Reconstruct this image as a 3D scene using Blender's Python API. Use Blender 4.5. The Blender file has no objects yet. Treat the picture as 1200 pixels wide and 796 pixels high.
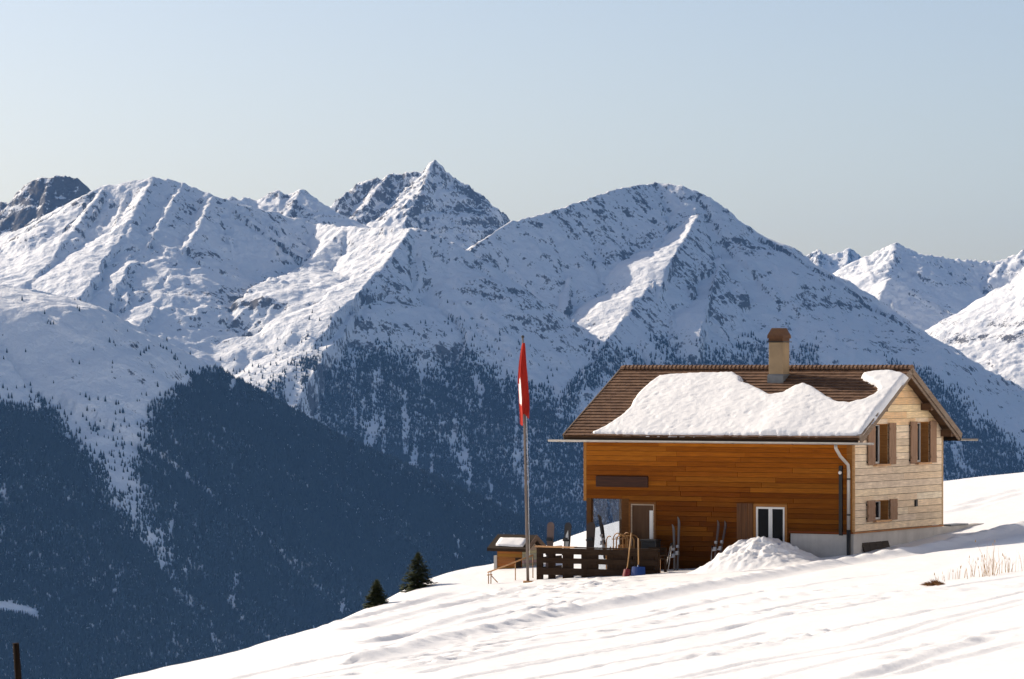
import bpy, bmesh, math, random
import numpy as np
from mathutils import Vector, Matrix

random.seed(7)
R = math.radians
scene = bpy.context.scene
C = scene.collection

# ---------------------------------------------------------------- camera
F = 4620.0            # focal length in pixels of a 1200 px wide picture
YH = 432.16           # eye level in that picture
ZC = 6.0              # height of the lens above the datum
cam_data = bpy.data.cameras.new('camera')
cam = bpy.data.objects.new('camera', cam_data)
C.objects.link(cam)
cam.location = (0, 0, ZC)
cam.rotation_euler = (R(90), 0, 0)
cam_data.sensor_width = 36.0
cam_data.lens = F / 1200 * 36
cam_data.shift_y = (YH - 398) / 1200
cam_data.clip_start = 0.5
cam_data.clip_end = 60000
scene.camera = cam

# ---------------------------------------------------------------- sky and sun
YAW = R(29.6)                       # the chalet's long wall against the picture plane
SUN_BELOW = YAW + R(8.5)            # direction in which the light travels in plan
SUN_EL = R(29)
world = bpy.data.worlds.new('World')
scene.world = world
world.use_nodes = True
wn = world.node_tree.nodes
bg = wn['Background']
sky = wn.new('ShaderNodeTexSky')
sky.sky_type = 'NISHITA'
sky.sun_disc = False
sky.sun_elevation = SUN_EL
sky.sun_rotation = -(R(90) - SUN_BELOW)
sky.altitude = 1500
sky.air_density = 0.75
sky.dust_density = 5.0
sky.ozone_density = 0.0
world.node_tree.links.new(sky.outputs[0], bg.inputs['Color'])
bg.inputs['Strength'].default_value = 0.060

sun_data = bpy.data.lights.new('sun', 'SUN')
sun_data.energy = 3.0
sun_data.angle = R(0.53)
sun_data.color = (1.0, 0.87, 0.71)
sun = bpy.data.objects.new('sun', sun_data)
C.objects.link(sun)
SUNV = Vector((-math.cos(SUN_BELOW) * math.cos(SUN_EL), math.sin(SUN_BELOW) * math.cos(SUN_EL), math.sin(SUN_EL)))
sun.rotation_euler = SUNV.to_track_quat('Z', 'Y').to_euler()
sun.location = (-40, 40, 60)

vs = scene.view_settings
scene.display_settings.display_device = 'sRGB'
vs.view_transform = 'Standard'
vs.look = 'None'
vs.gamma = 1
vs.use_curve_mapping = False
vs.exposure = 1.0
cy = scene.cycles
cy.use_denoising = True
cy.max_bounces = 6
cy.diffuse_bounces = 3
cy.glossy_bounces = 3
cy.transmission_bounces = 6
cy.volume_bounces = 1
cy.transparent_max_bounces = 8

# ---------------------------------------------------------------- helpers
def at(px, py, Y):
    return Vector(((px - 600) / F * Y, Y, (YH - py) / F * Y + ZC))

def link(o, parent=None):
    C.objects.link(o)
    if parent is not None:
        o.parent = parent
    return o

def tag(o, label=None, cat=None, group=None, kind=None):
    if label: o['label'] = label
    if cat: o['category'] = cat
    if group: o['group'] = group
    if kind: o['kind'] = kind
    return o

def empty(name, loc, rz=0, label=None, cat=None, group=None, kind=None):
    o = bpy.data.objects.new(name, None)
    o.empty_display_size = 0.2
    o.location = loc
    o.rotation_euler = (0, 0, rz)
    link(o)
    return tag(o, label, cat, group, kind)

def mesh_obj(name, verts, faces, mat=None, parent=None, smooth=False):
    me = bpy.data.meshes.new(name)
    me.from_pydata([tuple(v) for v in verts], [], [tuple(f) for f in faces])
    me.update()
    if smooth:
        me.polygons.foreach_set('use_smooth', [True] * len(me.polygons))
    if mat: me.materials.append(mat)
    o = bpy.data.objects.new(name, me)
    return link(o, parent)

def bm_obj(name, bm, mat=None, parent=None, smooth=False, bevel=0, seg=1):
    if bevel:
        bmesh.ops.bevel(bm, geom=list(bm.edges), offset=bevel, segments=seg, profile=0.7, affect='EDGES', clamp_overlap=True)
    bmesh.ops.recalc_face_normals(bm, faces=list(bm.faces))
    me = bpy.data.meshes.new(name)
    bm.to_mesh(me); bm.free()
    if smooth:
        me.polygons.foreach_set('use_smooth', [True] * len(me.polygons))
    if mat: me.materials.append(mat)
    return link(bpy.data.objects.new(name, me), parent)

def add_box(bm, x0, x1, y0, y1, z0, z1, M=None):
    vs_ = []
    for z in (z0, z1):
        for (x, y) in ((x0, y0), (x1, y0), (x1, y1), (x0, y1)):
            v = Vector((x, y, z))
            vs_.append(bm.verts.new(M @ v if M else v))
    for f in ((0, 3, 2, 1), (4, 5, 6, 7), (0, 1, 5, 4), (1, 2, 6, 5), (2, 3, 7, 6), (3, 0, 4, 7)):
        bm.faces.new([vs_[i] for i in f])
    return vs_

def box(name, x0, x1, y0, y1, z0, z1, mat, parent=None, bevel=0.0, M=None):
    bm = bmesh.new(); add_box(bm, x0, x1, y0, y1, z0, z1, M)
    return bm_obj(name, bm, mat, parent, bevel=bevel)

def add_tube(bm, pts, r, n=8, cap=True):
    """round bar through pts; r a number or one radius per point"""
    pts = [Vector(p) for p in pts]
    rr = r if isinstance(r, (list, tuple)) else [r] * len(pts)
    rings = []
    up = None
    for i, p in enumerate(pts):
        d = (pts[min(i + 1, len(pts) - 1)] - pts[max(i - 1, 0)]).normalized()
        if up is None:
            a = Vector((0, 0, 1)) if abs(d.z) < 0.9 else Vector((1, 0, 0))
            up = d.cross(a).normalized()
        u = (up - d * up.dot(d)).normalized(); up = u
        w = d.cross(u)
        rings.append([bm.verts.new(p + (u * math.cos(2 * math.pi * k / n) + w * math.sin(2 * math.pi * k / n)) * rr[i]) for k in range(n)])
    for a, b in zip(rings, rings[1:]):
        for k in range(n):
            bm.faces.new((a[k], a[(k + 1) % n], b[(k + 1) % n], b[k]))
    if cap:
        bm.faces.new(rings[0][::-1]); bm.faces.new(rings[-1])

def tube(name, pts, r, mat, parent=None, n=8):
    bm = bmesh.new(); add_tube(bm, pts, r, n)
    return bm_obj(name, bm, mat, parent, smooth=True)

def add_prism(bm, outline, y0, y1, M=None):
    """outline in (x, z), extruded along y"""
    a = [Vector((x, y0, z)) for x, z in outline]; b = [Vector((x, y1, z)) for x, z in outline]
    if M: a = [M @ v for v in a]; b = [M @ v for v in b]
    a = [bm.verts.new(v) for v in a]; b = [bm.verts.new(v) for v in b]
    n = len(a)
    bm.faces.new(a); bm.faces.new(b[::-1])
    for i in range(n):
        bm.faces.new((a[i], b[i], b[(i + 1) % n], a[(i + 1) % n]))

# ---- numpy noise
def _hash(ix, iy, seed):
    h = (ix.astype(np.int64) * 374761393 + iy.astype(np.int64) * 668265263 + seed * 1274126177) & 0xffffffff
    h = ((h ^ (h >> 13)) * 1274126177) & 0xffffffff
    return (h ^ (h >> 16)) & 0xffff

def pnoise(x, y, seed=0):
    x = np.asarray(x, float); y = np.asarray(y, float)
    ix = np.floor(x); iy = np.floor(y); fx = x - ix; fy = y - iy
    ix = ix.astype(np.int64); iy = iy.astype(np.int64)
    def g(dx, dy):
        a = _hash(ix + dx, iy + dy, seed) * (2 * np.pi / 65536)
        return np.cos(a) * (fx - dx) + np.sin(a) * (fy - dy)
    u = fx ** 3 * (fx * (fx * 6 - 15) + 10); v = fy ** 3 * (fy * (fy * 6 - 15) + 10)
    n0 = g(0, 0) * (1 - u) + g(1, 0) * u
    n1 = g(0, 1) * (1 - u) + g(1, 1) * u
    return (n0 * (1 - v) + n1 * v) * 1.5

def fbm(x, y, oct=4, seed=0, gain=.5):
    s = 0; a = 1.; t = 0
    for o in range(oct):
        s = s + a * pnoise(x * 2 ** o, y * 2 ** o, seed + o * 17); t += a; a *= gain
    return s / t

def ridged(x, y, oct=5, seed=0, gain=.5):
    s = 0; a = 1.; t = 0; w = 1.
    for o in range(oct):
        n = 1 - np.abs(pnoise(x * 2 ** o, y * 2 ** o, seed + o * 31))
        n = n * n * w
        w = np.clip(n * 1.6, 0, 1)
        s = s + a * n; t += a; a *= gain
    return s / t

def sstep(a, b, x):
    t = np.clip((x - a) / (b - a), 0, 1)
    return t * t * (3 - 2 * t)

def grid_mesh(name, X, Y, Z, mat, attrs=None, parent=None):
    """one smooth sheet from 2D arrays"""
    ny, nx = Z.shape
    co = np.stack([X.ravel(), Y.ravel(), Z.ravel()], 1).astype(np.float32)
    i = np.arange(ny * nx).reshape(ny, nx)
    q = np.stack([i[:-1, :-1], i[:-1, 1:], i[1:, 1:], i[1:, :-1]], -1).reshape(-1, 4).astype(np.int32)
    me = bpy.data.meshes.new(name)
    me.vertices.add(len(co)); me.vertices.foreach_set('co', co.ravel())
    me.loops.add(q.size); me.loops.foreach_set('vertex_index', q.ravel())
    me.polygons.add(len(q)); me.polygons.foreach_set('loop_start', np.arange(len(q), dtype=np.int32) * 4)
    me.polygons.foreach_set('use_smooth', np.ones(len(q), bool))
    for k, v in (attrs or {}).items():
        a = me.attributes.new(k, 'FLOAT', 'POINT'); a.data.foreach_set('value', v.ravel().astype(np.float32))
    me.update(calc_edges=True)
    me.materials.append(mat)
    return link(bpy.data.objects.new(name, me), parent)

# ---- material helper
class NT:
    def __init__(s, name):
        s.m = bpy.data.materials.new(name); s.m.use_nodes = True
        s.t = s.m.node_tree; s.p = s.t.nodes['Principled BSDF']
    def n(s, typ, **kw):
        o = s.t.nodes.new('ShaderNode' + typ)
        for k, v in kw.items():
            if k in o.inputs: s.set(o.inputs[k], v)
            else: setattr(o, k, v)
        return o
    def set(s, inp, v):
        if hasattr(v, 'is_output') or isinstance(v, bpy.types.NodeSocket): s.t.links.new(v, inp)
        else:
            if isinstance(v, (tuple, list)) and len(v) == 3 and inp.type == 'RGBA': v = (*v, 1)
            inp.default_value = v
    def math(s, op, a, b=0.0, clamp=False):
        o = s.t.nodes.new('ShaderNodeMath'); o.operation = op; o.use_clamp = clamp
        s.set(o.inputs[0], a); s.set(o.inputs[1], b); return o.outputs[0]
    def mix(s, f, a, b, blend='MIX'):
        o = s.t.nodes.new('ShaderNodeMix'); o.data_type = 'RGBA'; o.blend_type = blend
        s.set(o.inputs['Factor'], f); s.set(o.inputs[6], a); s.set(o.inputs[7], b); return o.outputs[2]
    def ramp(s, f, *stops):
        o = s.t.nodes.new('ShaderNodeValToRGB'); s.set(o.inputs[0], f)
        e = o.color_ramp.elements
        while len(e) < len(stops): e.new(0.5)
        for el, (p, c) in zip(e, stops):
            el.position = p; el.color = (c, c, c, 1) if isinstance(c, (int, float)) else (*c, 1)
        return o.outputs[0]
    def noise(s, vec, scale, detail=3, rough=.5):
        o = s.n('TexNoise', Scale=scale, Detail=detail, Roughness=rough)
        if vec is not None: s.set(o.inputs['Vector'], vec)
        return o.outputs['Fac']
    def mapped(s, vec, scale=(1, 1, 1), loc=(0, 0, 0), rot=(0, 0, 0)):
        o = s.n('Mapping'); s.set(o.inputs['Vector'], vec)
        o.inputs['Scale'].default_value = scale; o.inputs['Location'].default_value = loc; o.inputs['Rotation'].default_value = rot
        return o.outputs[0]
    def bump(s, h, strength=.5, dist=.02):
        o = s.n('Bump', Strength=strength, Distance=dist); s.set(o.inputs['Height'], h); return o.outputs[0]
    def out(s, color=None, rough=.7, normal=None, metallic=0., spec=.3, **kw):
        p = s.p
        if color is not None: s.set(p.inputs['Base Color'], color)
        s.set(p.inputs['Roughness'], rough); s.set(p.inputs['Metallic'], metallic)
        p.inputs['Specular IOR Level'].default_value = spec
        if normal is not None: s.set(p.inputs['Normal'], normal)
        for k, v in kw.items(): s.set(p.inputs[k], v)
        return s.m
# ================================================================ MOUNTAINS
def mat_mountain(name, rock_a=(.075, .072, .075), rock_b=(.15, .14, .13)):
    k = NT(name)
    pos = k.n('NewGeometry').outputs['Position']
    rk = k.n('Attribute', attribute_name='rock').outputs['Fac']
    n1 = k.noise(k.mapped(pos, (1, 1, .55)), .03, 6, .66)
    n2 = k.noise(k.mapped(pos, (1, 1, .5)), .10, 4, .65)
    s = k.math('ADD', rk, k.math('MULTIPLY', k.math('SUBTRACT', n1, .5), 1.5))
    s = k.math('ADD', s, k.math('MULTIPLY', k.math('SUBTRACT', n2, .5), 1.5))
    f = k.ramp(s, (.44, 0.0), (.62, 1.0))
    rock = k.mix(k.noise(pos, .02, 4), rock_a, rock_b)
    snow = k.mix(k.noise(pos, .004, 3), (.86, .87, .88), (.92, .92, .92))
    col = k.mix(f, snow, rock)
    hgt = k.math('ADD', k.noise(pos, .06, 6, .65), k.math('MULTIPLY', k.noise(pos, .018, 4, .6), 2.4))
    return k.out(col, .8, k.bump(hgt, .6, 9.0), spec=.12)

M_MOUNT = mat_mountain('snow_and_rock')

def seg_field(X, Y, ridges, ZW=0):
    """height of the nearest crest line minus its flank; ridges: (points, slope on the left of travel, slope on the right)"""
    best = np.full(X.shape, -1e9); dist = np.zeros(X.shape); along = np.zeros(X.shape); rid = np.zeros(X.shape); lee = np.zeros(X.shape)
    for ri, (pts, sl, sr, *reach) in enumerate(ridges):
        P = [at(*(a, b, c * 1000)) for a, b, c in pts]
        acc = 0.0
        for a, b in zip(P, P[1:]):
            dx, dy = b.x - a.x, b.y - a.y
            L2 = dx * dx + dy * dy; L = math.sqrt(L2)
            tt = ((X - a.x) * dx + (Y - a.y) * dy) / L2
            t = np.clip(tt, 0, 1)
            over = np.zeros(X.shape)
            if a is P[0]: over = over + np.clip(-tt, 0, None) * L
            if b is P[-1]: over = over + np.clip(tt - 1, 0, None) * L
            ex = X - (a.x + t * dx); ey = Y - (a.y + t * dy)
            d = np.sqrt(ex * ex + ey * ey)
            left = (dx * ey - dy * ex) > 0
            s = np.where(left, sl, sr)
            s = s + np.maximum(.85 - s, 0) * np.clip(over / (d + 1e-6), 0, 1)
            z = a.z + t * (b.z - a.z) - s * d * (1 + .25 * np.exp(-d / 60.))
            if reach:
                q = np.clip(d - reach[0], 0, None)
                z = z - np.where(q < 260, .6 * q * q / 520, .6 * (q - 130))
            w = z > best
            best = np.where(w, z, best); dist = np.where(w, d, dist)
            along = np.where(w, acc + t * L, along); rid = np.where(w, ri + left * .5, rid)
            lee = np.where(w, (0.0 if len(reach) < 2 else 1.0) * (~left), lee)
            acc += L
    return best, dist, along, rid, lee

FIELDS = []
def mountain(name, ridges, x0, x1, y0, y1, dx, dy, amp=45, lam=420, flute=14, jag=6, rock=0.0, rough=1.0, seed=1, floor=-770, crag=9):
    xs = np.arange(x0, x1 + dx, dx); ys = np.arange(y0, y1 + dy, dy)
    X, Y = np.meshgrid(xs, ys)
    h0, d0, u0, r0, e0 = seg_field(X, Y, ridges)
    m = sstep(0, 260, d0)
    wx = X + m * (55 * fbm(X / 330, Y / 330, 3, seed + 5) + 12 * fbm(X / 70, Y / 70, 3, seed + 6))
    wy = Y + m * (55 * fbm(X / 330, Y / 330, 3, seed + 7) + 12 * fbm(X / 70, Y / 70, 3, seed + 8))
    h, d, u, rid, lee = seg_field(wx, wy, ridges)
    lee = lee * sstep(0, 25, d)
    env = sstep(5, 260, d)
    # ribs and couloirs that run down the fall line, from broad to narrow
    k = rid * 37.3
    u = u + 30 * fbm(u / 160 + k, d / 160, 2, seed + 3)
    fl0 = np.abs(pnoise(u / (lam * .55) + k, d / 1500 + k, seed + 39))
    fl = np.abs(pnoise(u / 70 + k, d / 520 + k, seed + 40))
    fl2 = np.abs(pnoise(u / 27 + k, d / 210 + k, seed + 41))
    fade = 1 - .6 * sstep(500, 1400, d)
    h = h - amp * fl0 * env - flute * (1 - .35 * lee) * (fl + .45 * fl2) * sstep(5, 120, d) * rough * fade
    h = h + .3 * amp * (ridged(wx / 190, wy / 190, 4, seed, .55) - .45) * (.15 + .85 * env)
    jg = ridged(X / 55 + 9, Y / 55, 4, seed + 60, .6) - .45
    h = h + jag * jg * (1 - .7 * sstep(40, 300, d)) + 2.2 * rough * fbm(X / 24, Y / 24, 3, seed + 61)
    h = h + crag * (1 - .75 * lee) * (ridged(wx / 75, wy / 75, 4, seed + 65, .6) - .42) * (.3 + .7 * env) * (.45 + .9 * sstep(-.25, .35, fbm(X / 300, Y / 300, 2, seed + 66)))
    h = np.maximum(h, floor + ZC + 6 * fbm(X / 300, Y / 300, 3, seed + 70))
    # where bare rock breaks through: steep ground, ribs, crests
    gy, gx = np.gradient(h, dy, dx)
    sl = np.sqrt(gx * gx + gy * gy)
    big = fbm(X / 240, Y / 240, 3, seed + 80)
    strk = fbm(u / 20 + k, d / 90, 3, seed + 81)
    rk = .11 + rock - .12 * lee + .50 * np.clip(sl - .85, -.5, .6) + .34 * big + .60 * strk - .15 * (fl - .3) * env + .10 * np.exp(-d / 40.)
    o = grid_mesh(name, X, Y, h, M_MOUNT, {'rock': rk})
    tag(o, kind='structure')
    FIELDS.append((x0, y0, dx, dy, h))
    return (x0, y0, dx, dy, h)

def spur(start, pts, desc=.5, sl=.56, sr=.48, low=-820, reach=None):
    """a rib that comes down from a crest towards the viewer; its distance follows from its steepness"""
    out = [start]
    for (px, py) in pts:
        a = at(out[-1][0], out[-1][1], out[-1][2] * 1000)
        Y = out[-1][2] * 1000
        for _ in range(400):
            b = at(px, py, Y)
            if a.z - b.z <= desc * math.hypot(a.x - b.x, a.y - b.y): break
            Y -= 10
        out.append((px, py, Y / 1000))
    a = at(out[-2][0], out[-2][1], out[-2][2] * 1000); b = at(out[-1][0], out[-1][1], out[-1][2] * 1000)
    run = (b.z - ZC - low) / desc
    if run > 0:
        e = Vector((b.x - a.x, b.y - a.y, 0)).normalized() * run
        x, y = b.x + e.x, b.y + e.y
        out.append((600 + x / y * F, YH - low / y * F, y / 1000))
    return (out, sl, sr, reach or 1e9, 1)

def sample(field, x, y):
    x0, y0, dx, dy, h = field
    fx = np.clip((x - x0) / dx, 0, h.shape[1] - 1.001); fy = np.clip((y - y0) / dy, 0, h.shape[0] - 1.001)
    i = fx.astype(int); j = fy.astype(int); a = fx - i; b = fy - j
    return (h[j, i] * (1 - a) + h[j, i + 1] * a) * (1 - b) + (h[j + 1, i] * (1 - a) + h[j + 1, i + 1] * a) * b

def rev(r): return [(p[::-1], b, a) for p, a, b in r]

# near slope on the left, dark with forest
M1 = mountain('mountain', [
    ([(-220, 280, 8.7), (-140, 305, 8.75), (0, 333, 8.80), (18, 336, 8.815)], .55, .20, 120),
    ([(18, 336, 8.815), (50, 341, 8.845), (92, 351, 8.89), (120, 361, 8.91), (200, 402, 8.97), (300, 456, 9.04), (400, 512, 9.12), (500, 556, 9.18), (580, 592, 9.25), (680, 640, 9.3), (800, 700, 9.4)], .6, .72),
    ([(70, 346, 8.86), (45, 364, 8.70), (14, 396, 8.50), (-30, 455, 8.2), (-120, 560, 7.8), (-200, 700, 7.3)], .62, .24),
    ], -1500, 700, 6900, 9900, 6, 8, amp=26, lam=380, flute=9, jag=5, rock=-.10, seed=3, crag=5)
# middle massif
M2 = mountain('mountain', [
    ([(180, 207, 12.9), (125, 216, 12.9), (100, 228, 12.85), (60, 262, 12.75), (0, 290, 12.65), (-80, 330, 12.5)], .55, .6),
    ([(180, 207, 12.9), (215, 214, 12.9), (250, 229, 12.85), (290, 242, 12.9), (330, 250, 13.0), (372, 263, 13.0), (420, 266, 12.8), (490, 267, 12.6)], .6, .7),
    ([(490, 267, 12.6), (530, 284, 12.58), (560, 300, 12.56), (600, 331, 12.53), (660, 368, 12.5), (720, 402, 12.47), (760, 434, 12.45), (840, 500, 12.4), (900, 550, 12.35), (1000, 640, 12.3)], .6, .66),
    spur((482, 267, 12.6), [(450, 312), (422, 360), (385, 402), (325, 455), (270, 520)], .5, .70, .34, reach=420),
    spur((405, 266, 12.85), [(362, 308), (318, 358), (272, 408), (238, 445)], .5, .22, .42, reach=420),
    spur((250, 229, 12.85), [(225, 280), (190, 330), (160, 370), (120, 420)], .5, .6, .44),
    spur((215, 214, 12.9), [(185, 265), (160, 310), (140, 340)], .5, .5, .44),
    spur((180, 207, 12.9), [(150, 260), (110, 310), (70, 350)], .5, .55, .44),
    spur((125, 216, 12.9), [(85, 270), (45, 310), (0, 350)], .5, .55, .44),
    spur((525, 402, 12.2), [(537, 412), (575, 480), (610, 540)], .6, .6, .62),
    ], -1900, 1300, 9900, 13300, 6, 7, amp=40, lam=430, flute=17, jag=10, rock=.09, seed=11, crag=13)
# domed mountain right of the middle
M4 = mountain('mountain', [
    ([(520, 320, 12.8), (560, 285, 12.95), (600, 259, 13.1), (640, 250, 13.2), (680, 236, 13.35), (720, 222, 13.5), (770, 214, 13.7)], .6, .78),
    ([(770, 214, 13.7), (800, 218, 13.68), (830, 230, 13.65), (860, 250, 13.62), (900, 281, 13.6), (930, 305, 13.6), (960, 331, 13.6), (1000, 360, 13.6), (1040, 392, 13.6), (1090, 432, 13.6), (1140, 492, 13.6), (1200, 545, 13.6), (1300, 620, 13.6)], .6, .62),
    spur((818, 250, 13.5), [(803, 280), (770, 322), (735, 370)], .38, .75, .30, reach=240),
    spur((852, 278, 13.45), [(845, 300), (836, 335), (800, 378), (752, 428)], .40, .75, .32, reach=240),
    spur((690, 233, 13.4), [(680, 280), (655, 330), (630, 380)], .6, .7, .55),
    ], -350, 2300, 11800, 14300, 6, 7, amp=42, lam=400, flute=17, jag=8, rock=.15, seed=23, crag=12)
# sharp rocky summit behind the middle massif
M3 = mountain('mountain', [
    ([(300, 300, 15.2), (340, 275, 15.3), (380, 250, 15.4), (400, 232, 15.4), (420, 215, 15.5), (455, 206, 15.5), (480, 203, 15.5), (497, 196, 15.5), (510, 189, 15.5), (522, 205, 15.5), (540, 216, 15.5), (556, 221, 15.5), (575, 238, 15.5), (600, 260, 15.6), (650, 300, 15.7)], .8, .9),
    spur((510, 189, 15.5), [(492, 225), (468, 262)], .6, .8, .5),
    spur((455, 206, 15.5), [(430, 240), (400, 272)], .6, .75, .5),
    spur((540, 216, 15.5), [(545, 255), (540, 300)], .75, .8, .6),
    ], -1150, 350, 14700, 16000, 6, 7, amp=34, lam=210, flute=20, jag=26, rock=.20, rough=1.5, seed=31)
M3b = mountain('mountain', [
    ([(200, 270, 14.7), (240, 250, 14.8), (270, 232, 14.9), (300, 233, 15), (325, 223, 15), (340, 231, 15), (353, 221, 15), (368, 238, 15), (390, 258, 15.1), (430, 290, 15.1)], .7, .6),
    spur((353, 221, 15), [(335, 255), (310, 290)], .55, .7, .45),
    ], -1500, -450, 14300, 15600, 7, 9, amp=26, lam=190, flute=12, jag=18, rock=.10, rough=1.2, seed=37)
M5 = mountain('mountain', [
    ([(-140, 262, 14.0), (-60, 252, 14.0), (0, 238, 14.0), (24, 232, 14.0), (34, 214, 14.0), (50, 206, 14.0), (75, 207, 14.0), (90, 209, 14.0), (106, 223, 14.0), (130, 245, 14.0), (190, 285, 14.0)], .8, .95),
    spur((60, 206, 14.0), [(50, 250), (30, 290)], .8, .9, .7),
    ], -2300, -1100, 13400, 14500, 7, 9, amp=30, lam=170, flute=18, jag=22, rock=.42, rough=1.5, seed=41)
# far snowy peaks on the right
M6 = mountain('mountain', [
    ([(900, 360, 17.6), (940, 340, 17.5), (985, 321, 17.3), (1020, 303, 17.2), (1050, 284, 17.2), (1062, 291, 17.2), (1080, 298, 17.3), (1110, 302, 17.4), (1140, 306, 17.5), (1165, 308, 17.5), (1180, 303, 17.5), (1200, 293, 17.5), (1250, 280, 17.5), (1330, 260, 17.5)], .7, .6),
    spur((1050, 284, 17.2), [(1046, 305), (1035, 330), (1010, 360)], .45, .6, .42),
    spur((1130, 304, 17.45), [(1105, 330), (1080, 352)], .45, .5, .4),
    spur((1180, 303, 17.5), [(1155, 335), (1120, 365)], .45, .5, .4),
    spur((1235, 285, 17.5), [(1200, 330), (1160, 365)], .45, .5, .4),
    ], 900, 2950, 16000, 18000, 8, 10, amp=34, lam=260, flute=16, jag=20, rock=.05, rough=1.2, seed=47)
M6b = mountain('mountain', [
    ([(1042, 325, 16.0), (1060, 333, 16.0), (1080, 346, 16.0), (1110, 364, 16.0), (1160, 380, 16.0), (1240, 400, 16.0)], .6, .66),
    spur((1042, 325, 16.0), [(1030, 352), (1018, 385), (1000, 420)], .55, .55, .42),
    ], 1100, 2500, 14800, 16500, 7, 9, amp=26, lam=220, flute=13, jag=10, rock=.03, seed=53)
M7 = mountain('mountain', [
    ([(1400, 215, 14.7), (1300, 272, 14.8), (1240, 312, 14.9), (1200, 337, 14.95), (1150, 373, 15.05), (1092, 411, 15.15), (1050, 440, 15.2)], .52, .6),
    spur((1300, 380, 14.6), [(1220, 430), (1170, 465), (1140, 490)], .42, .66, .42),
    ], 1300, 2900, 13500, 15700, 6, 8, amp=34, lam=260, flute=13, jag=8, rock=.12, seed=59)
M8 = mountain('mountain', [
    ([(880, 345, 22), (930, 308, 22), (945, 300, 22), (960, 293, 22), (970, 300, 22), (980, 297, 22), (995, 291, 22), (1004, 302, 22), (1020, 311, 22), (1080, 335, 22), (1200, 360, 22)], .7, .7),
    spur((960, 293, 22), [(950, 330)], .6, .7, .6), spur((995, 291, 22), [(990, 330)], .6, .7, .6),
    ], 1250, 2900, 21200, 22600, 9, 12, amp=34, lam=180, flute=16, jag=30, rock=.12, rough=1.2, seed=61)

# ---------------------------------------------------------------- far forests, one mass on each mountain
def mat_flat(name, col, rough=.8, spec=.2):
    return NT(name).out(col, rough, spec=spec)

kf = NT('far_conifers')
M_FOREST = kf.out(kf.mix(kf.n('ObjectInfo').outputs['Random'], (.006, .011, .008), (.022, .031, .020)), .9, spec=.1)

def forest_nodes():
    ng = bpy.data.node_groups.new('forest', 'GeometryNodeTree')
    ng.interface.new_socket('Geometry', in_out='INPUT', socket_type='NodeSocketGeometry')
    ng.interface.new_socket('Geometry', in_out='OUTPUT', socket_type='NodeSocketGeometry')
    N = ng.nodes; Lk = ng.links.new
    gi = N.new('NodeGroupInput'); go = N.new('NodeGroupOutput')
    cone = N.new('GeometryNodeMeshCone'); cone.fill_type = 'NONE'
    cone.inputs['Vertices'].default_value = 6; cone.inputs['Radius Top'].default_value = .01
    cone.inputs['Radius Bottom'].default_value = .21; cone.inputs['Depth'].default_value = 1.0
    sm = N.new('GeometryNodeSetMaterial'); sm.inputs['Material'].default_value = M_FOREST
    iop = N.new('GeometryNodeInstanceOnPoints')
    at_ = N.new('GeometryNodeInputNamedAttribute'); at_.data_type = 'FLOAT'; at_.inputs['Name'].default_value = 'size'
    Lk(cone.outputs['Mesh'], sm.inputs['Geometry']); Lk(sm.outputs['Geometry'], iop.inputs['Instance'])
    Lk(gi.outputs[0], iop.inputs['Points']); Lk(at_.outputs['Attribute'], iop.inputs['Scale'])
    Lk(iop.outputs['Instances'], go.inputs[0])
    return ng
FOREST_NG = forest_nodes()
rng = np.random.default_rng(5)

def forest(field, n, dens, hmean, label):
    x0, y0, dx, dy, h = field
    x = x0 + rng.random(n) * dx * (h.shape[1] - 1); y = y0 + rng.random(n) * dy * (h.shape[0] - 1)
    z = sample(field, x, y)
    px = 600 + x / y * F; py = YH - (z - ZC) / y * F
    keep = (px > -60) & (px < 1260) & (py < 830) & (rng.random(n) < dens(px, py, x, y, z)) & (z > -740)
    x, y, z = x[keep], y[keep], z[keep]
    size = hmean * (.6 + .8 * rng.random(len(x)))
    me = bpy.data.meshes.new('forest')
    me.vertices.add(len(x))
    me.vertices.foreach_set('co', np.stack([x, y, z - 1.0], 1).astype(np.float32).ravel())
    a = me.attributes.new('size', 'FLOAT', 'POINT'); a.data.foreach_set('value', size.astype(np.float32))
    o = link(bpy.data.objects.new('forest', me))
    md = o.modifiers.new('trees', 'NODES'); md.node_group = FOREST_NG
    tag(o, label, None, kind='stuff')
    return len(x)

def line_at(pts):
    a = np.array(pts, float)
    return lambda v: np.interp(v, a[:, 0], a[:, 1])

def dens_m1(px, py, x, y, z):
    wob = 16 * fbm(x / 130, y / 130, 3, 201)
    left = np.interp(py, [450, 520, 590, 660, 720, 760, 800], [30, 78, 128, 178, 228, 255, 262]) + wob
    right = np.interp(py, [380, 420, 445, 475, 540, 600, 660, 720, 760, 800], [340, 285, 240, 200, 178, 186, 215, 248, 268, 262]) + wob
    top_l = 482 + wob
    dl = sstep(-30, 18, left - px) * sstep(-22, 12, py - top_l)
    dr = sstep(-34, 14, px - right)
    inside = .03 * sstep(470, 540, py) + .12 * np.clip(fbm(x / 40, y / 90, 3, 203) * 2, 0, 1) * sstep(440, 600, py)
    inside = inside + .012 * sstep(345, 400, py) * sstep(-.1, .3, fbm(x / 60, y / 60, 2, 207))
    base = np.maximum(np.maximum(dl, dr), inside)
    gl = fbm(x / 45, y / 260, 4, 205, .6)          # narrow clearings down the slope
    clear = sstep(.30, .50, gl)
    patch = sstep(9, 5, np.abs(py - 714 - .18 * (px - 20) + 5 * fbm(x / 40, y / 40, 2, 209))) * sstep(62, 40, px)
    return np.clip(base * (1 - .9 * clear) * (1 - patch), 0, 1)

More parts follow.
